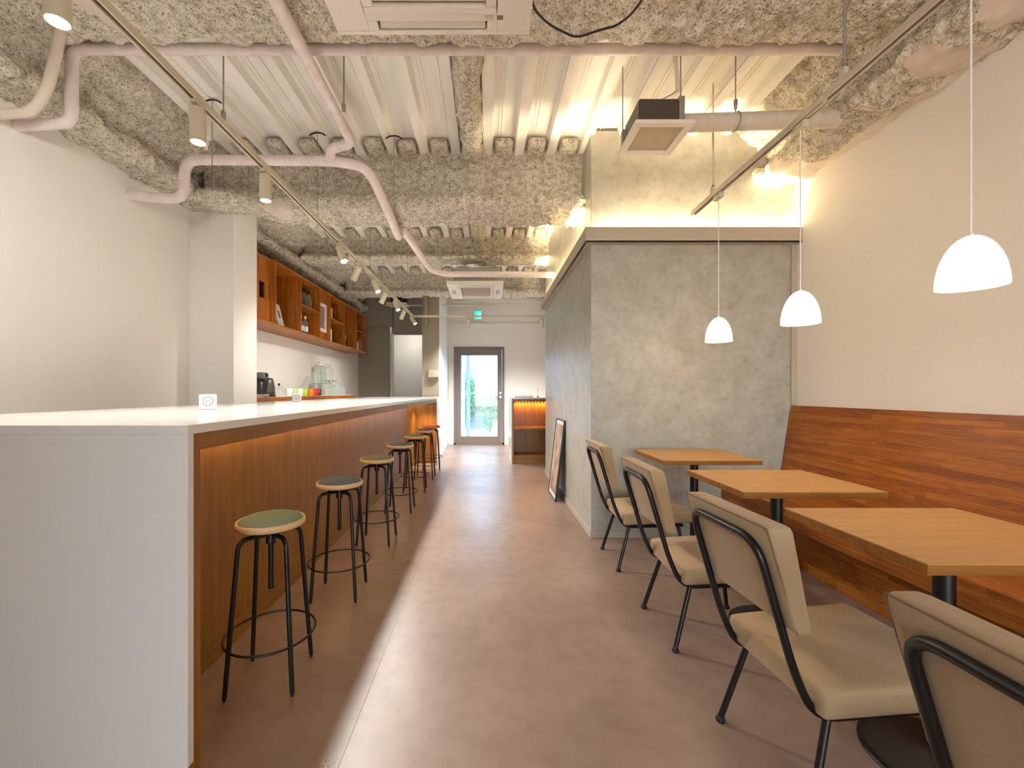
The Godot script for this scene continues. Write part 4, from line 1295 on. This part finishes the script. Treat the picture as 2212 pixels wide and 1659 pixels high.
func build_services() -> void:
	# pink-white insulated pipes
	solo("insulated_pipe", tube(fillet([V(2.06, 3.18, 2.46), V(-2.43, 3.18, 2.46), V(-2.43, 2.75, 2.46), V(-2.768, 2.745, 2.48)], 0.07), 0.031, 14), M.pipe, "white wrapped pipe across the room behind the near beam, dropping to the left wall", "pipe", Vector3.ZERO, Vector3.ZERO, "wrapped pipes under the ceiling")
	var br := thing("insulated_pipe", "long white wrapped branching pipe that dips under the deep beam", "pipe", Vector3.ZERO, 0.0, "wrapped pipes under the ceiling")
	part("branch", tube(fillet([V(-1.0, 3.04, 0.9), V(-1.02, 3.045, 3.16), V(-1.2, 3.02, 3.2), V(-1.21, 2.955, 3.25)], 0.06), 0.036, 14), M.pipe, br)
	part("main_run", tube(fillet([V(-2.768, 2.7, 3.26), V(-2.36, 2.665, 3.26), V(-2.34, 2.975, 3.26), V(-1.2, 2.965, 3.26), V(-0.95, 2.94, 3.3), V(-0.88, 2.8, 3.42), V(-0.825, 2.66, 3.54), V(-0.85, 2.645, 4.03), V(-0.85, 2.79, 4.08), V(-0.71, 2.68, 5.15), V(-0.55, 2.66, 5.3), V(0.83, 2.65, 5.3)], 0.1), 0.038, 14), M.pipe, br)
	solo("cream_conduit", tube(fillet([V(-2.3, 3.14, 2.27), V(-2.4, 2.84, 2.3), V(-2.5, 2.72, 2.32), V(-2.768, 2.715, 2.34)], 0.16, 8), 0.026, 14), M.conduit, "cream bent conduit into the left wall near the first spotlight", "pipe")
	# grey conduits at the far end
	solo("thin_conduit", tube([V(-2.0, 2.86, 8.2), V(0.1, 2.86, 8.2)], 0.014, 8), M.conduit, "thin pale conduit across the far ceiling", "pipe")
	# junction box on a rod
	var jb := thing("junction_box", "small white junction box hanging beside the second spotlight", "junction box", V(-2.14, 3.24, 3.18))
	part("rod", tube([Vector3(0, 0.0, 0), Vector3(0, -0.09, 0)], 0.004, 8), M.galv, jb)
	part("case", box(Vector3(0.12, 0.11, 0.06), 0.008), M.white, jb, Vector3(0, -0.1, 0))
	part("lead", tube(fillet([Vector3(0.02, -0.15, 0), Vector3(0.02, -0.19, 0), Vector3(0.0, -0.222, -0.02)], 0.03), 0.012, 10), M.pipe, jb)
	# hanger rods with spring wings and turnbuckles
	var rods := [[-1.62, 2.58, 2.88, "threaded hanger rod with turnbuckle near the second spotlight"], [-0.91, 2.66, 2.98, "threaded hanger rod beside the lengthwise wrapped pipe"]]
	for r in rods:
		var h := thing("hanger_rod", r[3], "hanger rod", V(r[0], DECK + 0.05, r[1]))
		part("rod", tube([Vector3(0, 0, 0), Vector3(0, r[2] - DECK - 0.05, 0)], 0.005, 8), M.galv, h)
		part("turnbuckle", lathe([[0.0, 0.02], [0.012, 0.015], [0.014, 0.0], [0.012, -0.03], [0.0, -0.035]], 12), M.steel, h, Vector3(0, r[2] - DECK - 0.05, 0))
	# spring clips with wires that carry the counter track
	var wires := [[-1.95, 2.98, 2.6, "first along the track"], [-1.36, 3.36, 2.5, "second along the track"], [-0.76, 3.4, 2.75, "beside the branching pipe"], [-1.285, 4.6, 2.5, "first beyond the deep beam"], [-0.95, 4.95, 2.5, "second beyond the deep beam"], [-0.6, 5.0, 2.86, "next to the far wrapped pipe"], [-1.285, 6.3, 2.5, "last before the grey wall"]]
	for w in wires:
		var h := thing("wire_hanger", "dark spring clip and thin wire under the deck, " + w[3], "hanger", V(w[0], DECK, w[1]), 0.0, "wire hangers under the deck")
		var arc := []
		for k in 9:
			var a := PI * (0.18 + 0.64 * k / 8.0)
			arc.append(Vector3(0.075 * cos(a), -0.055 + 0.05 * sin(a), 0))
		part("spring_clip", tube(arc, 0.006, 8), M.slot, h)
		part("wire", tube([Vector3(0, -0.005, 0), Vector3(0, w[2] - DECK, 0)], 0.0022, 6), M.steel, h)
	# near cassette air unit
	air_unit(V(-0.269, 2.957, 1.625), Vector3(0.948, 0.045, 0.95), 0.22, "large cream ceiling air unit on the near beam")
	air_unit(V(-0.165, 2.55, 5.8), Vector3(0.73, 0.04, 0.84), 0.2, "smaller white ceiling air unit hanging towards the glass door")
	# black cable hanging from the near air unit
	solo("black_cable", tube(fillet([V(0.2, 3.06, 1.95), V(0.215, 3.02, 2.02), V(0.29, 2.95, 2.03), V(0.41, 2.9, 2.04), V(0.45, 2.9, 2.04), V(0.56, 2.945, 2.05), V(0.62, 2.965, 2.06), V(0.7, 3.02, 2.06), V(0.78, 3.13, 2.05)], 0.06), 0.005, 8), M.black_matte, "thin black cable sagging beside the near air unit", "cable")
	# ventilation fan with its duct
	var f := thing("ventilation_fan", "dark ventilation fan box with square cream grille hanging at the right", "fan", V(1.037, 2.75, 2.63))
	part("grille_frame", boxes([[Vector3(0, 0.01, 0.15), Vector3(0.348, 0.022, 0.045)], [Vector3(0, 0.01, -0.15), Vector3(0.348, 0.022, 0.045)], [Vector3(-0.152, 0.01, 0), Vector3(0.045, 0.022, 0.26)], [Vector3(0.152, 0.01, 0), Vector3(0.045, 0.022, 0.26)]], 0.003), M.unit, f)
	part("grille_sheet", box(Vector3(0.262, 0.006, 0.262), 0.001), M.fan_sheet, f, Vector3(0, 0.014, 0))
	part("housing", box(Vector3(0.24, 0.15, 0.26), 0.008), M.fan_body, f, Vector3(-0.02, 0.098, 0.0))
	part("motor_cap", lathe(sharp([[0.0, 0.2], [0.05, 0.2], [0.06, 0.172], [0.0, 0.172]]), 20), M.black_matte, f, Vector3(-0.02, 0, 0))
	part("bracket", box(Vector3(0.035, 0.17, 0.05), 0.002), M.galv, f, Vector3(0.118, 0.105, 0.1))
	part("bracket", box(Vector3(0.02, 0.1, 0.04), 0.002), M.galv, f, Vector3(-0.16, 0.07, -0.1))
	part("rod", tube([Vector3(0.125, 0.19, 0.09), Vector3(0.125, 0.53, 0.09)], 0.004, 8), M.galv, f)
	part("rod", tube([Vector3(-0.17, 0.05, -0.08), Vector3(-0.17, 0.53, -0.08)], 0.004, 8), M.galv, f)
	part("collar", lathe(sharp([[0.0, 0.0], [0.06, 0.0], [0.06, 0.03], [0.0, 0.03]]), 24), M.black_matte, f, Vector3(0.135, 0.1, 0.0), Vector3(0, 0, -PI / 2))
	part("supply_cable", tube(fillet([Vector3(-0.06, 0.17, 0.05), Vector3(0.0, 0.2, 0.06), Vector3(0.09, 0.24, 0.07), Vector3(0.12, 0.27, 0.08)], 0.03), 0.004, 8), M.steel, f)
	part("supply_conduit", tube(fillet([Vector3(0.11, 0.25, 0.08), Vector3(0.11, 0.33, 0.08), Vector3(0.09, 0.5, 0.08)], 0.03), 0.012, 10), M.conduit, f)
	var d := thing("round_duct", "pale round duct from the ventilation fan into the right beam", "duct", V(1.206, 2.855, 2.63))
	var prof := [[0.0, 0.0]]
	for k in 14:
		prof += [[0.052, 0.07 * k], [0.052, 0.07 * k + 0.064], [0.0535, 0.07 * k + 0.067]]
	prof.append([0.0, 0.98])
	part("tube", lathe(prof, 28), M.duct, d, Vector3.ZERO, Vector3(0, 0, -PI / 2 + 0.03))
	part("strap", tube(circle(0.0545, 0.0, 28), 0.003, 6, true), M.galv, d, Vector3(0.34, 0.01, 0), Vector3(0, 0, PI / 2))
	part("rod", tube([Vector3(0.34, 0.06, 0), Vector3(0.34, 0.42, 0)], 0.004, 8), M.galv, d)
	part("turnbuckle", lathe([[0.0, 0.12], [0.011, 0.115], [0.012, 0.09], [0.008, 0.06], [0.0, 0.055]], 12), M.steel, d, Vector3(0.34, 0.03, 0))
	var sd3 := thing("smoke_detector", "round cream smoke detector under the far ceiling near the black fan", "smoke detector", V(-1.43, 3.1, 8.0))
	part("disc", lathe([[0.0, -0.03], [0.05, -0.028], [0.07, -0.012], [0.075, 0.0], [0.0, 0.0]], 24), M.cream, sd3)
	part("stem", tube([Vector3(0, 0, 0), Vector3(0, DECK - 3.1, 0)], 0.008, 8), M.cream, sd3)
	# second fan by the grey wall
	var f2 := thing("ventilation_fan", "black ventilation fan on a white plate by the grey kitchen wall", "fan", V(-1.78, 2.9, 8.35))
	part("grille", box(Vector3(0.4, 0.025, 0.36), 0.004), M.unit, f2, Vector3(0, 0.0, 0))
	part("housing", box(Vector3(0.28, 0.16, 0.26), 0.01), M.black_matte, f2, Vector3(0.02, 0.095, 0))
	part("motor", lathe(sharp([[0, 0.175], [0.08, 0.175], [0.08, 0.26], [0, 0.26]]), 18), M.black_matte, f2, Vector3(0.05, 0, 0))

func air_unit(at: Vector3, s: Vector3, body: float, label: String) -> void:
	var t := thing("ceiling_air_unit", label, "air conditioner", at)
	var w := s.x
	var d := s.z
	# fascia ring round the intake, four outlet slots in it
	part("fascia", boxes([
		[Vector3(0, 0.0225, d * 0.4875), Vector3(w, 0.045, d * 0.025)], [Vector3(0, 0.0225, -d * 0.4875), Vector3(w, 0.045, d * 0.025)],
		[Vector3(0, 0.0225, -d * 0.395), Vector3(w * 0.66, 0.045, d * 0.044)], [Vector3(0, 0.0225, d * 0.395), Vector3(w * 0.66, 0.045, d * 0.044)],
		[Vector3(-w * 0.305, 0.0225, -d * 0.446), Vector3(w * 0.05, 0.045, d * 0.058)], [Vector3(w * 0.305, 0.0225, -d * 0.446), Vector3(w * 0.05, 0.045, d * 0.058)],
		[Vector3(-w * 0.305, 0.0225, d * 0.446), Vector3(w * 0.05, 0.045, d * 0.058)], [Vector3(w * 0.305, 0.0225, d * 0.446), Vector3(w * 0.05, 0.045, d * 0.058)],
		[Vector3(-w * 0.415, 0.0225, 0), Vector3(w * 0.17, 0.045, d * 0.95)], [Vector3(w * 0.415, 0.0225, 0), Vector3(w * 0.17, 0.045, d * 0.95)],
	], 0.002), M.unit, t)
	for sgn in [-1.0, 1.0]:
		var o := part("outlet", box(Vector3(w * 0.56, 0.004, d * 0.06), 0.0), M.unit_dark, t, Vector3(0, 0.04, sgn * d * 0.446))
		part("flap", box(Vector3(w * 0.54, 0.004, d * 0.042), 0.001), M.unit, t, Vector3(0, 0.016, sgn * d * 0.449), Vector3(sgn * 0.35, 0, 0))
		part("side_vent", boxes([[Vector3(0, 0, 0), Vector3(0.012, 0.004, d * 0.26)], [Vector3(0.03, 0, 0), Vector3(0.012, 0.004, d * 0.26)]], 0.0), M.unit_dark, t, Vector3(sgn * w * 0.41 - 0.015, -0.001, 0))
	# intake grille
	part("grille_frame", boxes([[Vector3(0, 0, d * 0.35), Vector3(w * 0.65, 0.03, d * 0.036)], [Vector3(0, 0, -d * 0.35), Vector3(w * 0.65, 0.03, d * 0.036)], [Vector3(-w * 0.3, 0, 0), Vector3(w * 0.05, 0.03, d * 0.66)], [Vector3(w * 0.3, 0, 0), Vector3(w * 0.05, 0.03, d * 0.66)]], 0.002), M.unit, t, Vector3(0, 0.008, 0))
	part("grille_backing", box(Vector3(w * 0.66, 0.004, d * 0.74), 0.0), M.unit_dark, t, Vector3(0, 0.03, 0))
	for k in 15:
		part("louvre", box(Vector3(w * 0.55, 0.006, d * 0.028), 0.001), M.unit, t, Vector3(0, 0.012, -d * 0.308 + d * 0.044 * k), Vector3(0.3, 0, 0))
	part("sensor", box(Vector3(0.028, 0.004, 0.022), 0.001), M.unit_dark, t, Vector3(w * 0.345, -0.001, -d * 0.395))
	part("indicator", box(Vector3(0.04, 0.003, 0.02), 0.001), M.cream, t, Vector3(w * 0.29, -0.001, -d * 0.395))
	part("body", box(Vector3(w * 0.76, body, d * 0.72), 0.006), M.galv, t, Vector3(0.0, 0.045 + body / 2, 0.03))
	for sx in [-1, 1]:
		part("hanging_bracket", box(Vector3(0.05, 0.08, 0.05), 0.003), M.galv, t, Vector3(sx * (w * 0.38 + 0.025), 0.12, -d * 0.2))

# ---------------------------------------------------------------- track lights and pendants
func make_track(called: String, label: String, a: Vector3, b: Vector3, m: Material) -> Node3D:
	var t := thing(called, label, "light track", a)
	var d := b - a
	var L := d.length()
	var along_x := absf(d.x) > absf(d.z)
	var mid := d / 2
	var parts := [[Vector3(0, 0.008, 0), Vector3(0.034, 0.01, L)], [Vector3(-0.0125, -0.008, 0), Vector3(0.009, 0.022, L)], [Vector3(0.0125, -0.008, 0), Vector3(0.009, 0.022, L)]]
	var inner := [[Vector3(0, -0.002, 0), Vector3(0.016, 0.01, L)]]
	var turn := Vector3(0, PI / 2 if along_x else 0.0, 0)
	part("rail", boxes(parts, 0.0008), m, t, mid, turn)
	part("slot", boxes(inner, 0.0), M.slot, t, mid, turn)
	return t

func make_spot(at: Vector3, dir: Vector3, energy: float, label: String, half := 58.0) -> void:
	# at: underside of the track; the head hangs from an adapter and points along dir
	var t := thing("track_spotlight", label, "spotlight", at, 0.0, "cream track spotlights")
	part("adapter", boxes([[Vector3(0, -0.008, 0), Vector3(0.028, 0.016, 0.07)]], 0.002), M.cream, t)
	part("joint", lathe(sharp([[0.0, -0.014], [0.011, -0.014], [0.011, -0.034], [0.0, -0.034]]), 14), M.cream, t)
	var n := dir.normalized()
	var up := Vector3.UP if absf(n.y) < 0.98 else Vector3.FORWARD
	var bas := Basis.looking_at(n, up) * Basis(Vector3.RIGHT, -PI / 2)     # local -y runs along n
	var head := part("head", lathe([[0.0, 0.0], [0.028, 0.0], [0.0325, -0.004], [0.0325, -0.004], [0.0325, -0.15], [0.0325, -0.15], [0.029, -0.15], [0.029, -0.15], [0.028, -0.138], [0.0, -0.138]], 28), M.cream, t)
	head.basis = Basis(bas.x, -n, bas.x.cross(-n)).orthonormalized()
	head.position = Vector3(0, -0.026, 0)
	part("lens", lathe([[0.0, -0.139], [0.027, -0.139]], 24), M.lens, head)
	var s := SpotLight3D.new()
	s.name = "beam"
	t.add_child(s)
	s.light_energy = energy
	s.light_color = Color(1.0, 0.985, 0.965)
	s.light_size = 0.045
	s.spot_angle = half
	s.spot_angle_attenuation = 1.0
	s.spot_range = 14.0
	s.spot_attenuation = 2.0
	s.shadow_enabled = true
	aim(s, Vector3(0, -0.026, 0) + n * 0.152, n)

func make_pendant(at: Vector3, track_y: float, label: String) -> void:
	# at: centre of the rim
	var t := thing("pendant_lamp", label, "pendant lamp", at, 0.0, "white glass pendants over the tables")
	var R := 0.083
	var H := 0.166
	var prof := []
	for k in 17:
		var u := k / 16.0
		# bell: flat crown, sides that fall almost straight
		var r := R * sin(u * PI / 2)
		prof.append([r, H * cos(u * PI / 2)])
	prof[16] = [R, 0.0]
	var inner := []
	for k in range(16, -1, -1):
		inner.append([maxf(prof[k][0] - 0.004, 0.0), prof[k][1] * 0.97])
	part("glass_shade", lathe(prof + inner, 48), M.shade, t)
	part("cap", lathe([[0.0, H + 0.01], [0.005, H + 0.009], [0.007, H + 0.002], [0.008, H - 0.002]], 16), M.white, t)
	part("cord", tube([Vector3(0, H + 0.006, 0), Vector3(0, track_y - at.y - 0.03, 0)], 0.0028, 8), M.white, t)
	part("track_plug", box(Vector3(0.03, 0.035, 0.08), 0.003), M.cream, t, Vector3(0, track_y - at.y - 0.0385, 0))
	var l := OmniLight3D.new()
	l.name = "bulb_glow"
	t.add_child(l)
	l.position = Vector3(0, 0.05, 0)
	l.light_energy = 0.032
	l.light_color = Color(1.0, 0.88, 0.7)
	l.light_size = 0.04
	l.omni_range = 12.0
	l.omni_attenuation = 2.0
	l.shadow_enabled = true

func build_lamps() -> void:
	var ty := 2.48
	var tx := -1.29
	make_track("light_track", "long cream light track over the counter", V(tx, ty, -5.8), V(tx, ty, 7.25), M.cream)
	make_track("light_track", "short cream light track across the far end of the room", V(tx, ty, 7.25), V(1.05, ty, 7.25), M.cream)
	var y := ty - 0.019
	var down := Vector3(0.02, -1, 0.0)
	var spots := [
		[1.26, down, 0.5, "spotlight pointing straight down, first over the white counter end"],
		[1.87, down, 0.5, "spotlight pointing straight down, second over the counter"],
		[2.44, down, 0.5, "spotlight pointing straight down, third over the counter"],
		[3.66, Vector3(0.36, -0.92, 0.25), 1.55, "spotlight tilted towards the room, just past the deep beam"],
		[4.22, Vector3(-0.46, -0.86, -0.25), 0.62, "spotlight tilted towards the wall shelf, fifth along the counter track"],
		[4.77, Vector3(0.38, -0.9, 0.25), 1.55, "spotlight tilted towards the room, sixth along the counter track"],
		[5.33, Vector3(-0.48, -0.86, -0.25), 0.62, "spotlight tilted towards the wall shelf, seventh along the counter track"],
		[5.83, Vector3(0.38, -0.88, 0.25), 1.55, "spotlight tilted towards the room, eighth along the counter track"],
		[6.5, Vector3(-0.42, -0.82, -0.4), 1.5, "spotlight tilted towards the kitchen, ninth along the counter track"],
		[7.08, Vector3(0.5, -0.8, 0.25), 1.1, "spotlight tilted towards the room, last on the counter track"],
	]
	for s in spots:
		make_spot(V(tx, y, s[0]), s[1], s[2], "cream " + s[3], 36.0 if s[0] > 7.0 else 46.0 if s[0] > 6.0 else 58.0)
	make_spot(V(-0.34, y, 7.25), Vector3(0, -0.93, -0.37), 3.4, "cream spotlight in the middle of the far cross track")
	make_spot(V(0.93, y, 7.25), Vector3(0, -0.93, -0.37), 3.4, "cream spotlight over the wooden shelf desk")
	make_spot(V(tx, y, 0.62), Vector3(-0.78, -0.42, -0.6), 1.15, "cream spotlight tilted to the left wall, before the white counter end", 55.0)
	# the part of the room behind the viewer has the same spotlights
	var kk := 0
	for z in [-2.2, -3.2, -4.2, -5.2]:
		make_spot(V(tx, y, z), Vector3(0.3, -0.85, 0.2), 10.0, "cream spotlight tilted to the floor behind the viewer, %s from the shop front" % ["fourth", "third", "second", "first"][kk], 50.0)
		kk += 1
	# right track with the pendants
	var rx := 1.55
	var ry := 2.53
	var t := make_track("light_track", "beige light track over the tables", V(rx, ry, -1.2), V(rx, ry, 3.18), M.duct)
	part("joiner", box(Vector3(0.04, 0.03, 0.2), 0.003), M.cream, t, V(0, -0.004, 2.03 + 1.2))
	part("end_feed", box(Vector3(0.04, 0.034, 0.1), 0.003), M.cream, t, V(0, -0.002, 2.86 + 1.2))
	for z in [1.83, 2.9]:
		var h := thing("track_stay", "steel rod holding the table light track, %s" % ("near the near beam" if z < 2 else "near the mortar wall"), "hanger rod", V(rx, ry, z))
		part("rod", tube([Vector3(0, 0.02, 0), Vector3(0, DECK - ry + 0.05, 0)], 0.006, 8), M.conduit if z > 2 else M.galv, h)
		part("clamp", box(Vector3(0.02, 0.05, 0.03), 0.002), M.duct, h, Vector3(-0.005, 0.03, 0))
		part("nut", lathe(sharp([[0, 0.055], [0.011, 0.055], [0.011, 0.07], [0, 0.07]]), 6), M.steel, h)
	make_pendant(V(rx, 1.515, 1.352), ry, "white glass pendant lamp over the table at the open end")
	make_pendant(V(rx, 1.515, 2.09), ry, "white glass pendant lamp over the middle table")
	make_pendant(V(rx, 1.515, 2.83), ry, "white glass pendant lamp over the table against the mortar wall")

# ---------------------------------------------------------------- remaining small things
func build_small_things() -> void:
	socket_cube(-1.49, 2.24, 0.62, "white cube with round grey sockets on the counter, nearer the white end")
	socket_cube(-1.84, 4.05, 0.5, "white cube with round grey sockets on the counter before the mugs")
	# poster frame leaning against the mortar wall
	var t := thing("poster_frame", "thin black framed brown poster leaning on the floor against the mortar wall", "poster", V(0.725, 0.0, 4.75))
	var lean := Node3D.new()
	lean.name = "leaning_frame"
	t.add_child(lean)
	lean.rotation.z = -atan2(0.098, 0.865)
	lean.position = Vector3(0, 0.002, 0)
	for s in [-1, 1]:
		part("frame_stile", box(Vector3(0.022, 0.87, 0.012), 0.001), M.black, lean, Vector3(0, 0.435, s * 0.244))
		part("frame_rail", box(Vector3(0.022, 0.012, 0.476), 0.001), M.black, lean, Vector3(0, 0.435 + s * 0.429, 0))
	part("mat_board", box(Vector3(0.006, 0.846, 0.476), 0.0), M.white, lean, Vector3(0.0, 0.435, 0))
	part("print", box(Vector3(0.002, 0.76, 0.39), 0.0), M.print, lean, Vector3(-0.0042, 0.435, 0))
	part("back_board", box(Vector3(0.004, 0.86, 0.49), 0.0), M.slot, lean, Vector3(0.009, 0.435, 0))
	# shelf desk at the end of the mortar box
	var d := thing("shelf_desk", "wooden shelf desk with white side and warm light strip beside the glass door", "desk")
	var x0 := 0.392
	var x1 := 1.3
	var za := 6.88
	var zb := 7.75
	span("worktop", M.quartz, d, x0 - 0.012, x1, 1.06, 1.085, za, zb, 0.001)
	span("white_side", M.quartz, d, x0 - 0.012, x0 + 0.004, 0.0, 1.06, za, zb, 0.001)
	span("side_panel", M.oak, d, x0 + 0.004, x0 + 0.03, 0.0, 1.06, za, zb, 0.001, 1)
	span("side_panel", M.oak, d, x1 - 0.026, x1, 0.0, 1.06, za, zb, 0.001, 1)
	span("back_panel", M.oak, d, x0 + 0.03, x1 - 0.026, 0.06, 1.06, za + 0.4, za + 0.42, 0.0, 1)
	span("top_rail", M.oak, d, x0 + 0.03, x1 - 0.026, 1.02, 1.06, za, za + 0.02, 0.001, 0)
	span("shelf_board", M.oak, d, x0 + 0.03, x1 - 0.026, 0.56, 0.585, za + 0.01, za + 0.4, 0.001, 0)
	span("shelf_board", M.oak, d, x0 + 0.03, x1 - 0.026, 0.115, 0.14, za + 0.01, za + 0.4, 0.001, 0)
	span("plinth", M.oak, d, x0 + 0.03, x1 - 0.026, 0.0, 0.115, za + 0.02, za + 0.04, 0.001, 0)
	for k in 12:
		part("light_bead", lathe([[0.0, 0.0], [0.012, -0.002], [0.008, -0.008], [0.0, -0.01]], 12), M.led_bead, d, V(x0 + 0.1 + 0.055 * k, 1.0, za + 0.38))
	area_y("desk_glow", V(x0 + 0.4, 0.985, za + 0.36), false, 0.7, 0.02, 0.16, Color(1.0, 0.72, 0.34), d)
	var r := thing("wire_rack", "low dark wire rack on the shelf desk", "rack", V(0.6, 1.085, 7.05))
	part("tray", box(Vector3(0.3, 0.008, 0.14), 0.001), M.black_matte, r, Vector3(0, 0.004, 0))
	for k in 9:
		part("divider", box(Vector3(0.004, 0.035, 0.12), 0.0), M.steel, r, Vector3(-0.14 + 0.035 * k, 0.025, 0))
	var p := thing("pin_stand", "thin black upright rod on a round foot on the shelf desk", "stand", V(0.84, 1.085, 7.1))
	part("foot", lathe([[0.0, 0.025], [0.008, 0.022], [0.018, 0.01], [0.02, 0.0], [0.0, 0.0]], 18), M.black, p)
	part("rod", tube([Vector3(0, 0.02, 0), Vector3(0, 0.17, 0)], 0.0025, 6), M.black, p)
